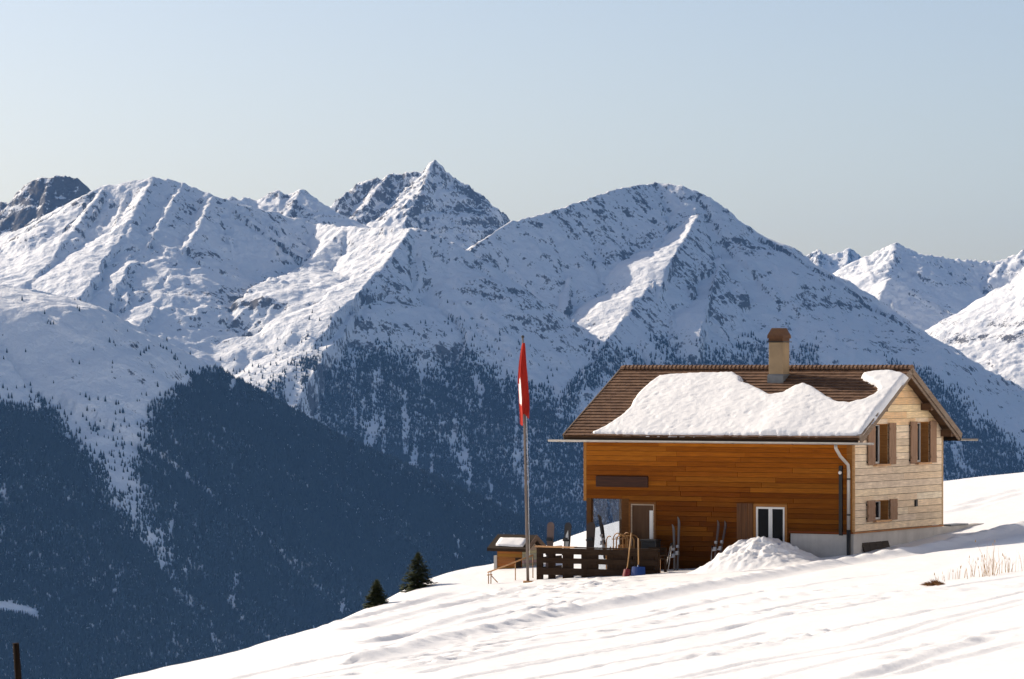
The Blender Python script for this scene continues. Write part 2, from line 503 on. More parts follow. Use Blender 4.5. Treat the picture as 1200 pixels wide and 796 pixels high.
tl2 = line_at([(200, 500), (250, 480), (310, 455), (350, 430), (400, 416), (440, 404), (480, 422), (515, 428), (540, 410), (570, 428), (600, 442), (622, 450), (660, 482), (700, 512), (760, 560), (1000, 700)])
def dens_m2(px, py, x, y, z):
    wob = 12 * fbm(x / 90, y / 200, 3, 211)
    b = sstep(-16, 30, py - tl2(px) + wob)
    gl = fbm(x / 38, y / 420, 3, 213)          # avalanche runs
    clear = sstep(.10, .28, gl) * (1 - .7 * sstep(600, 640, px))
    spar = .02 * sstep(-70, -10, py - tl2(px))
    return np.clip(b * (1 - .95 * clear) + spar, 0, 1)

def dens_m4(px, py, x, y, z):
    wob = 14 * fbm(x / 90, y / 160, 3, 221)
    r = sstep(-14, 26, py - np.interp(px, [960, 1000, 1040, 1090, 1140, 1200, 1260], [500, 465, 425, 440, 480, 535, 570]) + wob)
    l = .55 * sstep(-10, 30, py - 405 + 2 * wob) * (px < 960)
    gl = fbm(x / 40, y / 300, 3, 223)
    return np.clip(np.maximum(r, l) * (1 - .85 * sstep(.18, .35, gl)), 0, 1)

def dens_m7(px, py, x, y, z):
    wob = 22 * fbm(x / 90, y / 160, 3, 231)
    return .8 * sstep(-6, 22, py - 470 + wob)

n1 = forest(M1, 820000, dens_m1, 9.5, 'dark conifer forest covering the near valley side on the left')
n2 = forest(M2, 640000, dens_m2, 10.5, 'conifer forest with snowy avalanche runs below the middle peak')
n4 = forest(M4, 260000, dens_m4, 11, 'conifer forest at the foot of the domed mountain behind the chalet')
n7 = forest(M7, 90000, dens_m7, 12.5, 'forest patches below the sunlit slope at the right edge')
print('forest', n1, n2, n4, n7)
# ================================================================ SNOW SLOPE
X0 = (1000.4 - 600) / F * 110.0; Y0 = 110.0
CO, SI = math.cos(YAW), math.sin(YAW)
HZ = -5.3 + ZC                      # level of the chalet's own zero
def hw(l, g, z=0.0):
    """chalet coordinates (along the long wall, into the house, up) to world"""
    return Vector((X0 + l * CO + g * SI, Y0 - l * SI + g * CO, HZ + z))
def px_l(px, g=0.0):
    k = (px - 600) / F
    return (k * (Y0 + g * CO) - X0 - g * SI) / (CO + k * SI)
def px_g(px, l=0.0):
    k = (px - 600) / F
    return (k * (Y0 - l * SI) - X0 - l * CO) / (SI - k * CO)
def py_z(py, l, g=0.0):
    return (YH - py) / F * (Y0 - l * SI + g * CO) + 5.3

CTRL = [(120, 796, 80), (350, 740, 97), (480, 690, 116), (570, 661, 130), (640, 637, 140), (728, 607, 152), (900, 588, 163), (1105, 581, 172), (1200, 582, 178),
        (1000, 651, 110), (930, 656, 110.5), (860, 668, 111.2), (770, 674, 112.0), (700, 674.5, 112.3), (625, 679, 112.2), (590, 661, 119),
        (1060, 636, 113), (1150, 613, 118.5), (1200, 600, 121),
        (1200, 796, 50), (900, 796, 56), (600, 796, 63), (300, 796, 71),
        (1200, 700, 78), (900, 720, 78), (600, 740, 82), (1200, 645, 101), (1000, 690, 88), (700, 700, 97), (430, 745, 90)]
cp = [(at(a, b, c).x, c, at(a, b, c).z - ZC) for a, b, c in CTRL]
cp += [(0, 28, -3.9), (8, 28, -3.0), (-10, 40, -5.2), (30, 110, -3.0), (30, 60, -1.6), (32, 178, -4.0), (-20, 60, -6.9), (0, 5, -2.0)]
cp = np.array(cp)
def _tpsU(r2): return np.where(r2 > 1e-9, r2 * np.log(r2 + 1e-12), 0)
def _fit():
    n = len(cp); d2 = ((cp[:, None, :2] - cp[None, :, :2]) ** 2).sum(-1)
    K = _tpsU(d2) + np.eye(n) * 60.0
    P = np.c_[np.ones(n), cp[:, :2]]
    A = np.zeros((n + 3, n + 3)); A[:n, :n] = K; A[:n, n:] = P; A[n:, :n] = P.T
    return np.linalg.solve(A, np.r_[cp[:, 2], np.zeros(3)])
TPS = _fit()
def base_z(x, y):
    xc = np.clip(x, -45, 45); yc = np.clip(y, -5, 195)
    z = TPS[-3] + TPS[-2] * xc + TPS[-1] * yc
    for i in range(len(cp)):
        z = z + TPS[i] * _tpsU((xc - cp[i, 0]) ** 2 + (yc - cp[i, 1]) ** 2)
    return z
EX = np.array([-80, -40, -22, -14.0, -8.3, -5.24, -3.0, -.85, 1.2, 4.2, 10.6, 18.8, 23.1, 40, 90])
EY = np.array([-260, -90, 0, 48.0, 80, 97, 116, 130, 140, 152, 163, 172, 178, 185, 190.])
def edge_y(x):
    s = 0
    for o in (-2, -1, 0, 1, 2): s = s + np.interp(x + o * .5, EX, EY)
    return s / 5
def brow(x, y):
    """fall away into the valley beyond the brow of the hill"""
    e = edge_y(x); de = (edge_y(x + .5) - edge_y(x - .5))
    sd = np.clip((y - e) / np.sqrt(1 + de * de) + .8, 0, None)
    Rr = 4.0
    return np.where(sd < Rr * .62, sd * sd / (2 * Rr), .31 * Rr * .62 + .62 * (sd - Rr * .62))
def ground_smooth(x, y):
    x = np.asarray(x, float); y = np.asarray(y, float)
    rise = np.clip(x - (.132 * np.clip(y, 20, 190) + 1.2), 0, None)     # snow bank added out of view on the right, bounces sunlight onto the gable
    return base_z(x, y) - brow(x, y) + np.where(rise < 8, .034 * rise * rise, 2.176 + .544 * np.clip(rise - 8, 0, 160))
def ray_ground(px, py):
    """where the sight line of a picture point meets the slope"""
    lo = np.arange(40, 190, .5)
    x = (px - 600) / F * lo
    d = (YH - py) / F * lo - ground_smooth(x, lo)
    i = np.argmax(d < 0) if (d < 0).any() else len(lo) - 1
    t = lo[i]
    return np.array([(px - 600) / F * t, t])

def poly_dist(X, Y, P):
    best = np.full(X.shape, 1e9); al = np.zeros(X.shape); side = np.zeros(X.shape); acc = 0
    for a, b in zip(P, P[1:]):
        dx, dy = b[0] - a[0], b[1] - a[1]; L2 = dx * dx + dy * dy; L = math.sqrt(L2)
        t = np.clip(((X - a[0]) * dx + (Y - a[1]) * dy) / L2, 0, 1)
        ex = X - a[0] - t * dx; ey = Y - a[1] - t * dy; d = np.sqrt(ex * ex + ey * ey)
        w = d < best
        best = np.where(w, d, best); al = np.where(w, acc + t * L, al); side = np.where(w, np.sign(dx * ey - dy * ex), side)
        acc += L
    return best, al, side

# lines left on the snow, each given by picture points
TRACKS = [  # points, half width, depth, rim
    ([(430, 752), (560, 727), (640, 712), (700, 700)], .20, .07, .5),
    ([(400, 728), (470, 712), (530, 697)], .30, .10, .5),
    ([(420, 738), (500, 716), (590, 697), (625, 690)], .35, .09, .5),
    ([(440, 752), (560, 720), (620, 703)], .28, .07, .5),
    ([(500, 790), (640, 758), (800, 733), (960, 705), (1100, 690), (1200, 676)], .14, .05, .4),
    ([(540, 796), (700, 765), (820, 744), (940, 718)], .14, .05, .4),
    ([(800, 796), (900, 774), (1000, 757), (1100, 728), (1200, 703)], .12, .035, .4),
    ([(820, 796), (920, 776), (1020, 760), (1110, 733), (1200, 709)], .10, .03, .4),
    ([(900, 796), (1000, 772), (1080, 760), (1200, 735)], .10, .03, .4),
    ([(1060, 790), (1120, 776), (1200, 752)], .14, .04, .4),
    ([(1010, 796), (1080, 775), (1160, 748)], .22, .07, .4),
    ([(560, 760), (700, 735), (860, 700), (1000, 678), (1080, 668)], .12, .04, .4),
    ([(280, 796), (400, 768), (520, 745)], .14, .05, .4),
    ([(350, 796), (470, 775), (600, 757)], .16, .05, .4),
    ([(620, 796), (760, 772), (900, 742)], .12, .04, .4),
    ([(600, 782), (760, 752), (900, 728), (1050, 702)], .09, .035, .4),
    ([(700, 796), (860, 762), (1000, 735), (1200, 695)], .09, .035, .4),
    ([(460, 772), (600, 742), (720, 722)], .09, .035, .4),
    ([(1120, 600), (1160, 588), (1200, 578)], .30, .06, .5),
    ([(1130, 592), (1200, 572)], .30, .05, .5),
]
CHURN = [  # walked and churned bands
    ([(440, 790), (520, 770), (600, 735), (650, 712), (690, 690), (720, 682)], .9, .075),
    ([(640, 690), (760, 690), (860, 676)], 1.6, .05),
    ([(700, 742), (800, 722), (900, 704), (1000, 688)], .5, .09),
    ([(820, 770), (900, 752), (960, 740)], .6, .08),
    ([(900, 720), (1000, 706), (1080, 694), (1200, 686)], 1.0, .07),
    ([(1040, 772), (1100, 755), (1160, 738)], .45, .06),
    ([(610, 700), (640, 690), (680, 683)], .8, .08),
    ([(640, 682), (662, 679), (700, 680), (760, 680)], .5, .06),
    ([(560, 700), (600, 690), (630, 684)], .5, .06),
    ([(760, 720), (840, 700), (930, 690)], .35, .06),
    ([(480, 785), (560, 765), (660, 745)], .4, .06),
]
BERM = [(420, 775), (520, 748), (640, 722), (760, 700), (860, 681), (960, 664), (1020, 655), (1080, 645), (1150, 630), (1200, 617)]

def snow_z(X, Y):
    z = ground_smooth(X, Y)
    near = np.exp(-((np.clip(Y - 150, 0, None)) / 30) ** 2)
    z = z + near * (.05 * fbm(X / 5, Y / 9, 3, 301) + .012 * fbm(X / .9, Y / 1.6, 3, 303) + .006 * fbm(X / .28, Y / .4, 2, 304))
    z = z + near * .02 * (ridged(X / 2.2 + Y / 9, Y / 6 - X / 7, 3, 307) - .5)
    m = (Y > 45) & (Y < 190) & (X > -15) & (X < 28)
    x, y = X[m], Y[m]; add = np.zeros(x.shape)
    for P, hw_, dep, rim in TRACKS:
        P = [ray_ground(*p) for p in P]
        d, al, sd = poly_dist(x, y, P)
        wv = hw_ * (1 + .3 * pnoise(al / 2.5, al * 0, 311))
        q = d / wv
        amp = 0.95 * dep * (.55 + .6 * np.clip(.5 + pnoise(al / 3.7, al * 0 + hw_ * 50, 313), 0, 1.2))
        add = add - amp * np.exp(-q ** 4) + rim * amp * np.exp(-((q - 1.7) / .5) ** 2) * (.6 + .8 * pnoise(al / .35, d * 3, 315))
    for P, hw_, dep in CHURN:
        P = [ray_ground(*p) for p in P]
        d, al, sd = poly_dist(x, y, P)
        w = np.exp(-(d / hw_) ** 4)
        holes = sstep(.25, .62, pnoise(x / .42, y / .55, 321))
        add = add + .75 * w * dep * (1.1 * fbm(x / .5, y / .6, 3, 323) - 1.3 * holes + .35)
    P = [ray_ground(*p) for p in BERM]
    d, al, sd = poly_dist(x, y, P)
    far = sd * d                              # positive on the uphill, far side
    hb = .12 + .02 * sstep(26, 40, al) + .05 * pnoise(al / 1.3, al * 0, 331) + .05 * pnoise(al / .4, al * 0, 332)
    add = add + hb * np.exp(-((far) / np.where(far > 0, .50, .30)) ** 2) + .5 * hb * np.exp(-np.clip(-far, 0, None) / .9) * (far < 0) * (1 - np.exp(-((far) / .55) ** 2)) * 0
    add = add - .07 * np.exp(-((far + .9) / .45) ** 2)
    z[m] = z[m] + add
    return z

def mat_snow():
    k = NT('snow')
    pos = k.n('NewGeometry').outputs['Position']
    n1 = k.noise(pos, 3.0, 4, .6); n2 = k.noise(pos, 22, 3, .6)
    col = k.mix(k.noise(pos, .5, 3), (.86, .86, .87), (.91, .905, .90))
    h = k.math('ADD', k.math('MULTIPLY', n1, 1.0), k.math('MULTIPLY', n2, .25))
    return k.out(col, .55, k.bump(h, .5, .05), spec=.25)
M_SNOW = mat_snow()

def steps(*parts):
    out = []
    for a, b, s in parts: out.append(np.arange(a, b - 1e-6, s))
    return np.concatenate(out)
gx = steps((-6000, -1000, 500), (-1000, -200, 100), (-200, -40, 12), (-40, -15, 1.5), (-15, 25, .085), (25, 45, 1.5), (45, 200, 12), (200, 1000, 100), (1000, 6001, 500))
gy = steps((-1500, -200, 100), (-200, -20, 12), (-20, 30, 2.5), (30, 48, .8), (48, 100, .095), (100, 125, .11), (125, 185, .35), (185, 260, 3), (260, 900, 20), (900, 9500, 200))
GX, GY = np.meshgrid(gx, gy)
GZ = np.maximum(snow_z(GX, GY), -760)
ground = grid_mesh('snow_slope', GX, GY, GZ + ZC, M_SNOW)
tag(ground, kind='structure')

def gz(x, y):
    """height of the built slope at a point"""
    i = int(np.clip(np.searchsorted(gx, x) - 1, 0, len(gx) - 2)); j = int(np.clip(np.searchsorted(gy, y) - 1, 0, len(gy) - 2))
    a = (x - gx[i]) / (gx[i + 1] - gx[i]); b = (y - gy[j]) / (gy[j + 1] - gy[j])
    return float((GZ[j, i] * (1 - a) + GZ[j, i + 1] * a) * (1 - b) + (GZ[j + 1, i] * (1 - a) + GZ[j + 1, i + 1] * a) * b) + ZC
def on_ground(px, Y, sink=0.0):
    x = (px - 600) / F * Y
    return Vector((x, Y, gz(x, Y) - sink))
# ================================================================ MATERIALS OF THE NEAR THINGS
def mat_wood(name, base=None, grain=.35, axis=0, rough=.6, spec=.3, weather=0.0, weather_col=(.36, .33, .30), soft=0.0):
    """boards: colour from the board itself (object colour) or a fixed one, with grain along an axis"""
    k = NT(name)
    tc = k.n('TexCoord').outputs['Object']
    oi = k.n('ObjectInfo')
    off = k.n('CombineXYZ'); k.set(off.inputs[0], k.math('MULTIPLY', oi.outputs['Random'], 37.0)); k.set(off.inputs[1], k.math('MULTIPLY', oi.outputs['Random'], 91.0))
    v = k.n('VectorMath', operation='ADD'); pos = k.n('NewGeometry').outputs['Position']
    k.set(v.inputs[0], pos); k.set(v.inputs[1], off.outputs[0])
    sc = [1.2, 1.2, 26.0] if axis == 0 else [16.0, 16.0, .8]
    g = k.noise(k.mapped(v.outputs[0], sc), 2.0, 5, .65)
    g2 = k.noise(v.outputs[0], 1.3, 3, .6)
    c = oi.outputs['Color'] if base is None else base
    dark = k.mix(1.0, c, tuple(v_ + (1 - v_) * soft for v_ in (.50, .44, .40)), 'MULTIPLY')
    lite = k.mix(1.0, c, tuple(1 + (v_ - 1) * (1 - soft) for v_ in (1.28, 1.25, 1.18)), 'MULTIPLY')
    col = k.mix(k.ramp(g, (.32, 0.), (.68, 1.)), dark, lite)
    col = k.mix(k.ramp(g2, (.35, .0), (.75, grain)), col, dark)
    if weather: col = k.mix(k.ramp(k.noise(v.outputs[0], 2.6, 4, .6), (.4, 0.), (.7, weather)), col, weather_col)
    return k.out(col, rough, k.bump(g, .3, .01), spec=spec)

M_BOARD = mat_wood('stained_boards', spec=.08, rough=.75, soft=.3)
M_PALE = mat_wood('sunbleached_boards', spec=.1, rough=.85, soft=.35, weather=.45, weather_col=(.52, .40, .29))
M_BEAM = mat_wood('brown_beams', (.12, .062, .030))
M_BEAMV = mat_wood('brown_posts', (.14, .07, .032), axis=2)
M_FENCE = mat_wood('dark_fence_wood', (.038, .022, .013), rough=.8, weather=.3, weather_col=(.075, .052, .035), spec=.1)
M_FENCEV = mat_wood('dark_post_wood', (.040, .023, .014), axis=2, rough=.8, spec=.1)
M_SHUT = mat_wood('faded_shutter_paint', (.30, .185, .12), axis=2, rough=.8, spec=.08, weather=.5, weather_col=(.36, .24, .165), soft=.4)
M_SHUTF = mat_wood('brown_shutter_paint', (.12, .046, .010), axis=2, rough=.6)
M_BARGE = mat_wood('grey_barge_wood', (.21, .155, .115), rough=.8, weather=.5, weather_col=(.28, .24, .20))
M_SILL = mat_wood('sill_wood', (.62, .36, .18), rough=.7)
M_HANDLE = mat_wood('handle_wood', (.50, .30, .13), axis=2, rough=.55)
M_SLED = mat_wood('ash_wood', (.42, .23, .08), axis=2, rough=.45)
M_SIGN = mat_wood('sign_wood', (.052, .018, .008), rough=.7)
M_CORE = mat_flat('dark_sheathing', (.030, .018, .010), .9)
M_SOFFIT = mat_wood('soffit_boards', (.13, .070, .034), rough=.8)

def mat_plaster(name, col, dark):
    k = NT(name); pos = k.n('NewGeometry').outputs['Position']
    n = k.noise(pos, 1.4, 5, .6); st = k.noise(k.mapped(pos, (3, 3, .35)), 1.5, 4, .6)
    c = k.mix(k.ramp(n, (.3, 0.), (.75, 1.)), col, dark)
    c = k.mix(k.ramp(st, (.5, 0.), (.75, .5)), c, dark)
    return k.out(c, .9, k.bump(k.noise(pos, 60, 3), .25, .01), spec=.2)
M_PLASTER = mat_plaster('rough_grey_plaster', (.56, .53, .49), (.40, .37, .34))
M_CHIM = mat_plaster('sandy_chimney_plaster', (.36, .265, .16), (.20, .145, .09))
def mat_tile():
    k = NT('brown_clay_tile'); pos = k.n('NewGeometry').outputs['Position']
    a = k.noise(pos, 4.5, 3, .6); b = k.noise(pos, 35, 3, .6)
    col = k.mix(k.ramp(a, (.3, 0.), (.7, 1.)), (.085, .042, .024), (.19, .105, .060))
    col = k.mix(k.ramp(b, (.55, 0.), (.75, .4)), col, (.20, .15, .11))
    return k.out(col, .8, k.bump(b, .3, .01), spec=.25)
M_TILE = mat_tile()
def mat_metal(name, col, rough=.4, metallic=.8):
    k = NT(name); pos = k.n('NewGeometry').outputs['Position']
    n = k.noise(pos, 6, 4, .6)
    return k.out(k.mix(n, col, tuple(c * .7 for c in col)), k.ramp(n, (.2, rough), (.9, min(1, rough + .25))), metallic=metallic, spec=.5)
M_ZINC = mat_metal('zinc_gutter', (.52, .49, .45), .45, .55)
M_LEAD = mat_metal('grey_flashing', (.20, .21, .22), .5, .5)
M_DARKMETAL = mat_metal('dark_metal', (.035, .033, .032), .5, .5)
M_STEEL = mat_metal('ski_metal', (.50, .49, .48), .35, .5)
M_WHITE = mat_flat('white_window_paint', (.74, .73, .70), .5, .4)
M_BLACK = mat_flat('black_plastic', (.018, .017, .017), .45, .4)
M_RED = mat_flat('red_plastic', (.17, .012, .016), .45, .4)
M_BLUE = mat_flat('blue_plastic', (.008, .035, .16), .4, .4)
def mat_glass_dark():
    k = NT('dark_window_glass')
    return k.out((.008, .009, .011), .10, spec=.06)
M_PANE = mat_glass_dark()
def mat_glass_brown():
    k = NT('curtained_window_glass'); pos = k.n('NewGeometry').outputs['Position']
    n = k.noise(k.mapped(pos, (6, 6, .6)), 1.6, 3)
    return k.out(k.mix(n, (.05, .022, .010), (.13, .075, .042)), .25, spec=.06)
M_PANEB = mat_glass_brown()
def mat_clear():
    k = NT('clear_glass'); k.t.nodes.remove(k.p)
    tr = k.n('BsdfTransparent'); tr.inputs[0].default_value = (.90, .92, .94, 1)
    gl = k.n('BsdfGlossy'); gl.inputs['Roughness'].default_value = .03
    df = k.n('BsdfDiffuse'); df.inputs['Color'].default_value = (.7, .72, .76, 1)
    m1 = k.n('MixShader'); m1.inputs[0].default_value = .015
    m2 = k.n('MixShader'); m2.inputs[0].default_value = .02
    k.t.links.new(tr.outputs[0], m1.inputs[1]); k.t.links.new(df.outputs[0], m1.inputs[2])
    k.t.links.new(m1.outputs[0], m2.inputs[1]); k.t.links.new(gl.outputs[0], m2.inputs[2])
    k.t.links.new(m2.outputs[0], k.t.nodes['Material Output'].inputs['Surface'])
    return k.m
M_CLEAR = mat_clear()

# ================================================================ CHALET
LW, WW, OL, OR, OE = 8.49, 6.17, .47, .40, .52
ZB = .74; ZE = 3.39; ZR = 5.33
chalet = empty('chalet', hw(0, 0, 0), -YAW, 'two-storey wooden chalet with brown tiled roof and partly snow-covered front slope', 'chalet')
PITCH = math.atan2(ZR - ZE, WW / 2 + OE)
TAN = math.tan(PITCH)
def roof_z(g):                       # top of the roof boards
    return ZR - abs(g - WW / 2) * TAN

L_P = px_l(729)                      # right jamb of the glazed corner
Z_P = py_z(584, -8.0)                # its lintel
PD = 2.15                            # depth of the glazed corner

# --- inner body behind the cladding
core = bmesh.new()
TH = .30
ztop = roof_z(0) - .16
def gprism(bm, l0, l1, z0):
    out = [(0.03, z0), (WW - .03, z0), (WW - .03, roof_z(WW) - .16), (WW / 2, ZR - .2), (.03, roof_z(0) - .16)]
    a = [bm.verts.new((l0, g, z)) for g, z in out]; b = [bm.verts.new((l1, g, z)) for g, z in out]
    bm.faces.new(a); bm.faces.new(b[::-1])
    for i in range(5): bm.faces.new((a[i], b[i], b[(i + 1) % 5], a[(i + 1) % 5]))
gprism(core, -LW + .03, -TH, Z_P + .02)
add_box(core, L_P + .05, -TH, .03, WW - .03, -.9, Z_P + .02)
add_box(core, -LW + .03, L_P + .05, PD, WW - .03, -.9, Z_P + .02)
body = bm_obj('body', core, M_CORE, chalet)

# --- long wall: stained boards, one object each
UNIT = None
def unit_board():
    global UNIT
    bm = bmesh.new(); add_box(bm, 0, 1, 0, 1, 0, 1)
    bmesh.ops.recalc_face_normals(bm, faces=list(bm.faces))
    UNIT = bpy.data.meshes.new('plank'); bm.to_mesh(UNIT); bm.free()
    UNIT.materials.append(M_BOARD)
unit_board()
def plank(parent, x0, x1, y0, y1, z0, z1, col, name='plank', mesh=None, rot=None):
    o = bpy.data.objects.new(name, mesh or UNIT)
    o.location = (x0, y0, z0); o.scale = (x1 - x0, y1 - y0, z1 - z0); o.color = (*col, 1)
    if rot: o.rotation_euler = rot
    return link(o, parent)

PALE = UNIT.copy(); PALE.name = 'plank'; PALE.materials.clear(); PALE.materials.append(M_PALE)
# openings in the long wall: l0, l1, z0, z1
W_DOOR = (px_l(737.5), px_l(769.5), -.62, py_z(588, -6.9))
W_WIN = (px_l(883.5), px_l(923), py_z(645, -3.2), py_z(590.5, -3.2))
W_COR = (-LW - .1, L_P, -.9, Z_P)
FOUND_L = px_l(925)
FRONT_OPEN = [W_COR, W_DOOR, W_WIN]
timber_wall = empty('timber_wall', (0, 0, 0)); timber_wall.parent = chalet
def intervals(a, b, z0, z1, openings):
    seg = [(a, b)]
    for (o0, o1, p0, p1) in openings:
        if p1 <= z0 + .01 or p0 >= z1 - .01: continue
        n = []
        for (s, e) in seg:
            if o1 <= s or o0 >= e: n.append((s, e)); continue
            if o0 > s: n.append((s, o0))
            if o1 < e: n.append((o1, e))
        seg = n
    return [(s, e) for s, e in seg if e - s > .03]
rb = random.Random(21)
ROW = .142
z = -.62; row = 0
HUES = [(.40, .125, .010), (.33, .095, .007), (.46, .155, .014), (.29, .078, .005), (.37, .11, .008)]
while z < 3.30:
    z1 = min(z + ROW, 3.31)
    a, b = -LW, -.20
    if z1 < ZB + .02: b = FOUND_L
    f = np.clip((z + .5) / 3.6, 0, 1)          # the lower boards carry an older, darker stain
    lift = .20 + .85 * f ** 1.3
    for w in FRONT_OPEN:
        for (q0, q1) in ((z, min(w[2], z1)), (max(w[3], z), z1)):
            if z < w[3] and z1 > w[2] and q1 - q0 > .012:
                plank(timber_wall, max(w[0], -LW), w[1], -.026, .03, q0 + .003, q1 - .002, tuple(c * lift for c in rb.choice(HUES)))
    for (s, e) in intervals(a, b, z, z1, FRONT_OPEN):
        cuts = [s]
        if e - s > 3: cuts += sorted(s + (e - s) * q for q in ([rb.uniform(.25, .42), rb.uniform(.58, .8)] if e - s > 5 else [rb.uniform(.35, .65)]))
        cuts.append(e)
        for c0, c1 in zip(cuts, cuts[1:]):
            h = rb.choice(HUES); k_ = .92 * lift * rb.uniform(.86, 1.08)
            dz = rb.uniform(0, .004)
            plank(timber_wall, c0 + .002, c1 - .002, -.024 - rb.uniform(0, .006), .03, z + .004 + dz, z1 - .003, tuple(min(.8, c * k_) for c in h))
    z = z1; row += 1
# corner boards
plank(timber_wall, -.20, 0.0, -.032, .03, ZB - .02, 3.30, (.30, .125, .030), 'corner_board')
plank(timber_wall, -LW - .075, -LW + .02, -.032, .10, Z_P - .08, 3.30, (.40, .185, .05), 'corner_board')
plank(timber_wall, FOUND_L, -.0, -.045, .03, ZB - .055, ZB - .005, (.22, .062, .022), 'base_board')
# glazed corner: post, lintel, panes
plank(timber_wall, -LW + .01, -LW + .16, -.01, .15, -.75, Z_P, (.13, .060, .020), 'corner_post')
plank(timber_wall, -LW + .01, -LW + .13, PD - .14, PD, -.75, Z_P, (.13, .060, .020), 'corner_post')
plank(timber_wall, L_P, L_P + .24, -.030, .10, -.62, Z_P, (.12, .052, .016), 'corner_post')
plank(timber_wall, -LW + .01, L_P, .03, PD, Z_P - .02, Z_P + .02, (.12, .06, .022), 'ceiling_board')
plank(timber_wall, L_P, L_P + .05, .11, PD, -.75, Z_P - .02, (.14, .07, .025), 'side_board')
plank(timber_wall, -LW, L_P, 0, PD, -.95, -.76, (.12, .07, .03), 'floor_board')
cw = empty('corner_window', (0, 0, 0)); cw.parent = chalet
box('pane', -LW + .17, L_P - .0, .05, .06, -.7, Z_P - .02, M_CLEAR, cw)
box('pane', -LW + .06, -LW + .07, .16, PD - .15, -.7, Z_P - .02, M_CLEAR, cw)

# --- gable wall
gable_wall = empty('gable_wall', (0, 0, 0)); gable_wall.parent = chalet
def zg(py, g): return py_z(py, 0, g)
def gwin(pa, pb, ya, yb):
    g0, g1 = px_g(pa), px_g(pb)
    gm = (g0 + g1) / 2
    return (g0, g1, zg(yb, gm), zg(ya, gm))
GW = [gwin(1023, 1039.3, 497, 544), gwin(1072.3, 1087.3, 494.5, 542), gwin(1023, 1040.3, 586.5, 609.5)]
gb = bmesh.new()
GROW = .196
z = ZB; row = 0
GHUES = [(.88, .72, .54), (.83, .68, .50), (.90, .75, .58), (.87, .69, .49), (.82, .67, .51)]
while z < 5.05:
    z1 = z + GROW
    zc = z1
    half = (ZR - .14 - zc) / TAN
    a = max(0.0, WW / 2 - half); b = min(WW, WW / 2 + half)
    if b - a < .2: break
    for w in GW:
        for (q0, q1) in ((z, min(w[2], z1)), (max(w[3], z), z1)):
            if z < w[3] and z1 > w[2] and q1 - q0 > .012 and w[0] > a:
                plank(gable_wall, -.02, .014, w[0], w[1], q0 + .003, q1 - .002, rb.choice(GHUES), mesh=PALE)
                add_box(gb, -TH - .02, -.021, w[0], w[1], q0, q1)
    for (s, e) in intervals(a, b, z, z1, [(w[0], w[1], w[2], w[3]) for w in GW]):
        cuts = [s] + ([s + (e - s) * rb.uniform(.3, .7)] if e - s > 3.5 else []) + [e]
        for c0, c1 in zip(cuts, cuts[1:]):
            h = rb.choice(GHUES); q = rb.uniform(.88, 1.12)
            if z > 3.6: h = (h[0] * 1.02, h[1] * .88, h[2] * .70)      # sheltered wood under the roof is still golden
            hb_ = (ZR - .13 - z) / TAN
            if half < WW / 2 and (c0 == a or c1 == b):        # boards cut to the slope of the roof
                lo0 = max(0, WW / 2 - hb_) if c0 == a else c0; lo1 = min(WW, WW / 2 + hb_) if c1 == b else c1
                bm = bmesh.new()
                add_prism(bm, [(lo0, z + .006), (lo1, z + .006), (c1, z1 - .004), (c0, z1 - .004)], -.02, .014, Matrix(((0, 1, 0, 0), (1, 0, 0, 0), (0, 0, 1, 0), (0, 0, 0, 1))))
                o = bm_obj('plank', bm, M_PALE, gable_wall); o.color = (*[min(.9, c * q) for c in h], 1)
                continue
            plank(gable_wall, -.02, .012 + rb.uniform(0, .006), c0 + .001, c1 - .001, z + .008, z1 - .004, tuple(min(.9, c * q) for c in h), mesh=PALE)
    # backing behind the boards, cut around the windows
    for (s, e) in intervals(a, b, z, z1, [(w[0], w[1], w[2] - .001, w[3] + .001) for w in GW]):
        add_box(gb, -TH - .02, -.02, s, e, z, z1)
    z = z1; row += 1
bm_obj('backing', gb, M_CORE, gable_wall)
plank(gable_wall, -.02, .05, -.04, WW + .03, ZB - .05, ZB - .004, (.42, .21, .10), 'base_board')
plank(gable_wall, -.03, .022, WW - .05, WW + .05, ZB, 3.32, (.50, .36, .22), 'corner_board')
plank(gable_wall, -.03, .022, -.034, .05, ZB, 3.32, (.44, .26, .12), 'corner_board')

